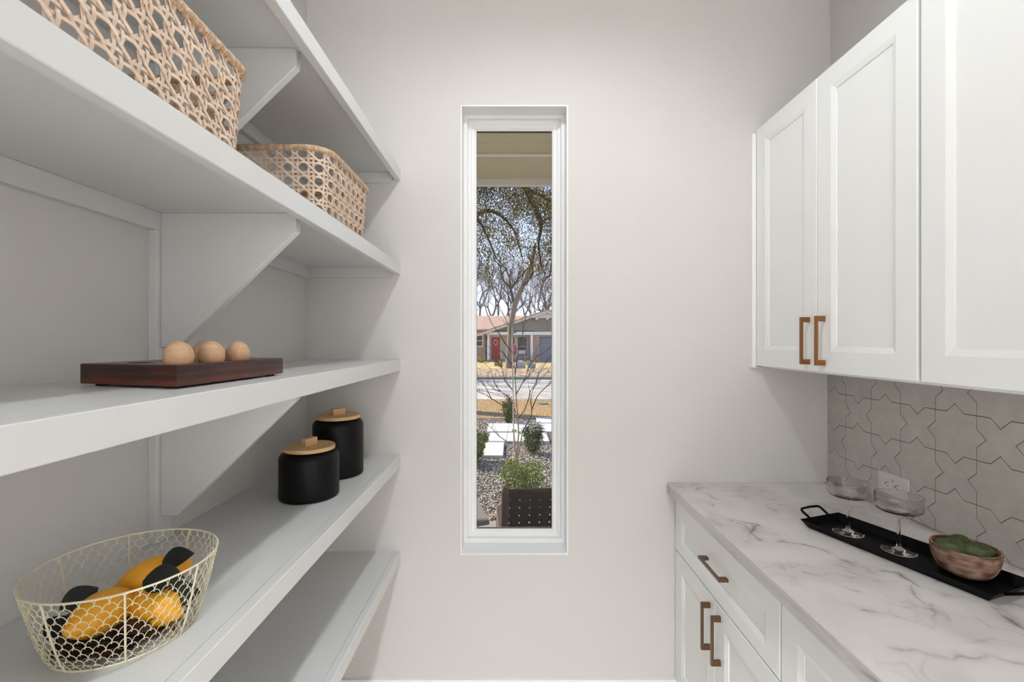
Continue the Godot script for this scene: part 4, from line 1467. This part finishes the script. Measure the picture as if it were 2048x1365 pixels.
	for q in [["pale blue-grey boulder right of the tall tree's trunk", Vector3(0.56, g, -29.5), 0.34], ["pale blue-white boulder near the white post across the street", Vector3(1.25, g, -29.0), 0.27]]:
		var s: float = q[2]
		var o := put("boulder", MB.new().blob(func(d): return d * Vector3(1, 1.0, 0.8) * s * (1.0 + 0.13 * sin(d.x * 4.0 + 1.0) * cos(d.y * 3.0 + d.z * 4.0)), 14, 9), mat(rgb(168, 166, 164), 0.9), null, q[1] + Vector3(0, s * 0.6, 0))
		tag(o, q[0], "boulder", "boulders in the yard opposite")

func limb(m: MB, at: Vector3, dir: Vector3, l: float, r: float, depth: int, R: RandomNumberGenerator) -> void:
	var p := PackedVector3Array([at])
	var d := dir.normalized()
	var q := at
	for k in 4:
		d = (d + Vector3(R.randf_range(-0.28, 0.28), R.randf_range(-0.14, 0.26), R.randf_range(-0.28, 0.28))).normalized()
		q += d * l / 4.0
		p.append(q)
	m.tube(p, r, 6 if r > 0.06 else 4, false, PackedFloat32Array([1, 0.92, 0.84, 0.76, 0.66]))
	if depth <= 0:
		return
	for k in (3 if depth > 1 else 4):
		var i := R.randi_range(1, 4) if k else 4
		var side := Vector3(R.randf_range(-1, 1), R.randf_range(-0.15, 0.7), R.randf_range(-1, 1)).normalized()
		limb(m, p[i], (d * 0.8 + side * 0.8), l * R.randf_range(0.62, 0.86), r * R.randf_range(0.48, 0.62), depth - 1, R)

func bare_tree(label: String, at: Vector3, l: float, r: float, seed_: int) -> void:
	var t := thing("bare_tree", label, "tree", at, 0.0, "bare trees behind the house opposite")
	var R := RandomNumberGenerator.new()
	R.seed = seed_
	var tr := MB.new()
	tr.tube(PackedVector3Array([Vector3(0, -0.1, 0), Vector3(0.1, 1.6, 0), Vector3(0.0, 3.0, 0.1)]), r, 10, false, PackedFloat32Array([1.25, 1.0, 0.92]))
	put("trunk", tr, M.bark, t)
	var m := MB.new()
	for k in 4:
		var a := TAU * k / 4.0 + R.randf()
		limb(m, Vector3(0, 2.9, 0.1), Vector3(cos(a) * 0.7, 1.1, sin(a) * 0.7), l, r * 0.55, 4, R)
	put("limbs", m, mat(rgb(98, 88, 84), 0.95), t)

func live_oak() -> void:
	# an evergreen oak left of the window whose boughs hang across the view
	var t := thing("live_oak", "olive-green leafy oak boughs hanging over the garden at the window's top", "tree", Vector3(-4.2, GROUND, -13.0))
	var R := RandomNumberGenerator.new()
	R.seed = 404
	put("trunk", MB.new().tube(PackedVector3Array([Vector3(0, -0.1, 0), Vector3(0.1, 1.5, 0), Vector3(0.5, 3.2, 0), Vector3(1.2, 4.6, 0.2)]), 0.30, 12, false, PackedFloat32Array([1.3, 1.0, 0.9, 0.75])), M.oak, t)
	var w := MB.new()
	var places := []
	var cols := []
	var boughs := [
		[Vector3(1.2, 4.6, 0.2), Vector3(2.4, 5.8, 0.4), Vector3(3.6, 6.3, 0.4), Vector3(4.6, 6.1, 0.2), Vector3(5.6, 5.7, 0.0), Vector3(6.4, 5.9, 0.0)],
		[Vector3(1.2, 4.6, 0.2), Vector3(2.6, 5.2, -0.4), Vector3(3.5, 5.7, -0.6), Vector3(4.2, 5.2, -0.6), Vector3(4.5, 4.3, -0.6)],
		[Vector3(2.4, 5.8, 0.4), Vector3(3.4, 7.0, 0.8), Vector3(4.4, 7.2, 1.0), Vector3(5.6, 6.9, 1.0), Vector3(6.8, 6.8, 0.8)],
		[Vector3(4.6, 6.1, 0.2), Vector3(5.0, 5.2, 0.2), Vector3(4.95, 4.5, 0.1), Vector3(5.05, 3.9, 0.0)],
		[Vector3(1.2, 4.6, 0.2), Vector3(2.4, 4.9, 1.0), Vector3(3.2, 5.0, 1.4), Vector3(3.6, 4.4, 1.4), Vector3(3.8, 3.9, 1.4)],
		[Vector3(5.6, 5.7, 0.0), Vector3(5.7, 5.0, -0.2), Vector3(5.4, 4.4, -0.2), Vector3(5.3, 3.7, -0.2)],
	]
	for b in boughs:
		var c := Curve3D.new()
		for i in b.size():
			c.add_point(b[i])
		for i in range(1, b.size() - 1):
			var tn: Vector3 = (b[i + 1] - b[i - 1]) * 0.17
			c.set_point_in(i, -tn)
			c.set_point_out(i, tn)
		var p := c.tessellate(3, 6)
		var sc := PackedFloat32Array()
		for i in p.size():
			sc.append(lerpf(0.085, 0.02, float(i) / (p.size() - 1)))
		w.tube(p, 1.0, 7, false, sc)
		for k in 14:
			var q := p[R.randi_range(p.size() / 4, p.size() - 1)]
			var d := Vector3(R.randf_range(-1, 1), R.randf_range(-0.9, 0.5), R.randf_range(-1, 1)).normalized()
			var e := q + d * R.randf_range(0.3, 0.75)
			w.tube(PackedVector3Array([q, (q + e) / 2.0 + Vector3(R.randfn(), R.randfn(), R.randfn()) * 0.06, e]), 0.012, 4, false, PackedFloat32Array([1.0, 0.7, 0.3]))
	# sprays of leaves, thinning out downwards
	for k in 440:
		var up := pow(R.randf(), 0.62)
		var q := Vector3(R.randf_range(2.4, 6.2), 3.55 + 3.3 * up, R.randf_range(-1.3, 1.3))
		var lit := R.randf_range(0.5, 1.35)
		var yellow := R.randf()
		w.tube(PackedVector3Array([q + Vector3(R.randf_range(-0.2, 0.2), 0.35, R.randf_range(-0.2, 0.2)), q + Vector3(R.randf_range(-0.06, 0.06), 0.12, 0), q + Vector3(0, -0.15, 0)]), 0.009, 4, false, PackedFloat32Array([1.0, 0.7, 0.3]))
		for j in 78:
			var at := q + Vector3(R.randfn() * 0.17, R.randfn() * 0.16, R.randfn() * 0.17)
			var bs := Basis.from_euler(Vector3(R.randf_range(-1.5, 1.5), R.randf() * TAU, R.randf_range(-1.5, 1.5)))
			places.append(Transform3D(bs.scaled(Vector3.ONE * R.randf_range(0.042, 0.072)), at))
			var l := lit * R.randf_range(0.6, 1.4)
			cols.append(Color(0.15, 0.115, 0.028).lerp(Color(0.34, 0.28, 0.04), yellow * yellow) * l)
	put("boughs", w, M.oak, t)
	many("foliage", leaf_card(), M.leaf, places, t, cols)

func house() -> void:
	var g := GROUND
	var h := thing("house", "grey single-storey house with red door, brick walls and gable across the street", "house", Vector3(0, EYE, -39.5))
	var brick := triplanar(mat(Color.WHITE, 0.9), Vector3(1.6, 3.2, 1.6))
	brick.albedo_texture = picture(64, 64, func(x, y):
		var row := int(y / 8)
		var mortar: bool = y % 8 == 0 or (x + (row % 2) * 8) % 16 == 0
		var k: float = 0.5 + 0.5 * sin(row * 12.9 + int((x + (row % 2) * 8) / 16) * 78.2)
		return rgb(196, 186, 172) if mortar else rgb(150, 112, 84).lerp(rgb(186, 146, 112), k))
	var board := mat(rgb(134, 126, 122), 0.8)
	var white := mat(rgb(236, 234, 230), 0.7)
	var tan_wall := mat(rgb(206, 196, 176), 0.8)
	var glass := mat(rgb(58, 66, 66), 0.12)
	var gy := g - EYE
	put("brick_wall", MB.new().span(Vector3(-11, gy, -0.5), Vector3(-2.2, 0.85, -0.3)), brick, h)
	put("porch_wall", MB.new().span(Vector3(-2.2, gy, -1.6), Vector3(2.0, 0.85, -1.4)), tan_wall, h)
	put("porch_ceiling", MB.new().span(Vector3(-2.2, 0.80, -1.5), Vector3(2.0, 0.9, 0.0)), white, h)
	put("porch_side", MB.new().span(Vector3(-2.3, gy, -1.5), Vector3(-2.2, 0.85, -0.3)), brick, h)
	put("porch_floor", MB.new().span(Vector3(-2.3, gy - 0.1, -1.5), Vector3(2.0, gy + 0.16, 0.3), 0.02), mat(rgb(158, 122, 98), 0.9), h)
	put("brick_pier", MB.new().span(Vector3(1.86, gy, -1.5), Vector3(2.28, 0.85, 0.0)), brick, h)
	put("garage_wall", MB.new().span(Vector3(5.6, gy, -0.3), Vector3(9.6, 0.85, 0.0)), brick, h)
	put("beam", MB.new().span(Vector3(-2.25, 0.52, -0.02), Vector3(9.6, 0.80, 0.12), 0.02), white, h)
	for x in [-2.17, 1.60]:
		put("post", MB.new().span(Vector3(x, gy + 0.1, -0.1), Vector3(x + 0.22, 0.53, 0.10), 0.02), white, h)
	var dr := put("front_door", MB.new().span(Vector3(-1.86, gy + 0.18, -1.40), Vector3(-1.06, 0.34, -1.34), 0.02), mat(rgb(206, 42, 40), 0.5), h)
	dr.set_meta("label", "red front door with a diamond window")
	put("diamond_window", MB.new().prism(PackedVector2Array([Vector2(0, -0.30), Vector2(0.20, 0), Vector2(0, 0.30), Vector2(-0.20, 0)]), Transform3D(Basis(), Vector3(-1.46, -0.12, -1.345)), 0.03, 0.01), white, dr)
	put("diamond_pane", MB.new().prism(PackedVector2Array([Vector2(0, -0.18), Vector2(0.12, 0), Vector2(0, 0.18), Vector2(-0.12, 0)]), Transform3D(Basis(), Vector3(-1.46, -0.12, -1.32)), 0.01), M.dark, dr)
	put("door_frame", MB.new().rect_rings([[-2.0, gy + 0.16, -0.92, 0.50, -1.41], [-2.0, gy + 0.16, -0.92, 0.50, -1.32], [-1.87, gy + 0.161, -1.05, 0.35, -1.32], [-1.87, gy + 0.161, -1.05, 0.35, -1.41]]), white, h)
	for q in [[0.50, 1.32, -1.36, 0.36, -1.4], [-0.12, 0.22, -1.0, 0.36, -1.4], [-3.25, -2.60, -0.42, 0.46, -0.3]]:
		var f := put("window", MB.new().rect_rings([[q[0] - 0.08, q[2] - 0.08, q[1] + 0.08, q[3] + 0.08, q[4]], [q[0] - 0.08, q[2] - 0.08, q[1] + 0.08, q[3] + 0.08, q[4] + 0.06], [q[0], q[2], q[1], q[3], q[4] + 0.06], [q[0], q[2], q[1], q[3], q[4]]]), white, h)
		put("pane", MB.new().span(Vector3(q[0], q[2], q[4]), Vector3(q[1], q[3], q[4] + 0.02)), glass, f)
		put("mullion", MB.new().span(Vector3(q[0], (q[2] + q[3]) / 2 - 0.025, q[4] + 0.02), Vector3(q[1], (q[2] + q[3]) / 2 + 0.025, q[4] + 0.05)), white, f)
	var gd := put("garage_door", MB.new().span(Vector3(2.36, gy - 0.05, -0.30), Vector3(5.6, 0.36, -0.24)), mat(rgb(118, 120, 132), 0.6), h)
	for k in 4:
		put("door_section", MB.new().span(Vector3(2.38, gy + 0.02 + k * 0.53, -0.24), Vector3(5.58, gy + 0.52 + k * 0.53, -0.22), 0.01), mat(rgb(126, 128, 140), 0.6), gd)
	put("garage_frame", MB.new().rect_rings([[2.28, gy, 5.7, 0.53, -0.3], [2.28, gy, 5.7, 0.53, 0.0], [2.38, gy + 0.001, 5.6, 0.38, 0.0], [2.38, gy + 0.001, 5.6, 0.38, -0.3]]), mat(rgb(150, 148, 150), 0.6), h)
	# gable with board-and-batten cladding, its rakes and truss panel
	var px := 3.04
	var py := 2.70
	var sl := 0.340
	var run := 6.9
	put("gable_wall", MB.new().prism(PackedVector2Array([Vector2(px - 5.6, 0.80), Vector2(px + 5.6, 0.80), Vector2(px, py - 0.1)]), Transform3D(Basis(), Vector3(0, 0, -0.2)), 0.2), board, h)
	for k in 24:
		var x := px - 5.4 + k * 0.45
		var top := py - 0.12 - absf(x - px) * sl
		if top > 0.9:
			put("batten", MB.new().span(Vector3(x - 0.025, 0.80, -0.01), Vector3(x + 0.025, top, 0.03)), board, h)
	for s in [-1.0, 1.0]:
		put("rake_board", MB.new().prism(PackedVector2Array([Vector2(px, py), Vector2(px, py - 0.26), Vector2(px + s * run, py - 0.26 - run * sl), Vector2(px + s * run, py - run * sl)]), Transform3D(Basis(), Vector3(0, 0, 0.45)), 0.06), mat(rgb(214, 208, 202), 0.7), h)
	put("truss_panel", MB.new().prism(PackedVector2Array([Vector2(px - 2.0, 1.98), Vector2(px + 2.0, 1.98), Vector2(px, py - 0.27)]), Transform3D(Basis(), Vector3(0, 0, 0.28)), 0.06), mat(rgb(214, 204, 200), 0.7), h)
	for x in [px - 0.9, px, px + 0.9]:
		put("bracket", MB.new().span(Vector3(x - 0.1, 1.86, 0.1), Vector3(x + 0.1, 1.98, 0.42)), white, h)
	var shingle := triplanar(mat(Color.WHITE, 0.95), Vector3(0.5, 0.5, 1.2))
	shingle.albedo_texture = grain(301, rgb(134, 106, 92), rgb(182, 152, 134), 4.0, 0.09, 1.5, 128)
	var rf := MB.new()
	for s in [-1.0, 1.0]:
		rf.prism(PackedVector2Array([Vector2(px, py + 0.02), Vector2(px, py - 0.06), Vector2(px + s * run, py - 0.06 - run * sl), Vector2(px + s * run, py + 0.02 - run * sl)]), Transform3D(Basis(), Vector3(0, 0, -6.0)), 6.6)
	put("gable_roof", rf, shingle, h)
	# main roof, sloping back from the eave to the ridge
	put("main_roof", MB.new().prism(PackedVector2Array([Vector2(-0.45, 0.90), Vector2(-0.45, 1.03), Vector2(-5.2, 2.48), Vector2(-10.9, 0.72), Vector2(-10.9, 0.60), Vector2(-5.2, 2.36)]), Transform3D(Basis(Vector3(0, 0, 1), Vector3.UP, Vector3(-1, 0, 0)), Vector3(2.5, 0, 0)), 14.0), shingle, h)
	put("side_wall", MB.new().span(Vector3(-11, gy, -10.0), Vector3(9.4, 0.7, -1.7)), brick, h)
	# porch furnishings
	var be := thing("garden_bench", "white garden bench under the window across the street", "bench", Vector3(0.72, gy + EYE + 0.16, -40.3))
	put("seat", MB.new().box(Vector3(0, 0.42, 0), Vector3(1.0, 0.05, 0.4), 0.01), white, be)
	put("back", MB.new().box(Vector3(0, 0.66, -0.18), Vector3(1.0, 0.30, 0.04), 0.01), white, be)
	for x in [-0.45, 0.45]:
		for z in [-0.16, 0.16]:
			put("leg", MB.new().box(Vector3(x, 0.2, z), Vector3(0.05, 0.40, 0.05)), white, be)
	var fg := put("red_ornament", MB.new().blob(func(d): return d * Vector3(0.20, 0.42, 0.14) * (1.0 + 0.2 * d.y), 12, 9), mat(rgb(210, 38, 58), 0.5), null, Vector3(0.22, gy + EYE + 0.95, -38.6))
	tag(fg, "red garden ornament right of the tall tree's trunk", "ornament")
	var pole := put("ornament_pole", MB.new().tube(PackedVector3Array([Vector3(0, -1.05, 0), Vector3(0, 0.1, 0)]), 0.02, 6), M.dark, fg)
	pole.set_meta("label", "thin dark pole")
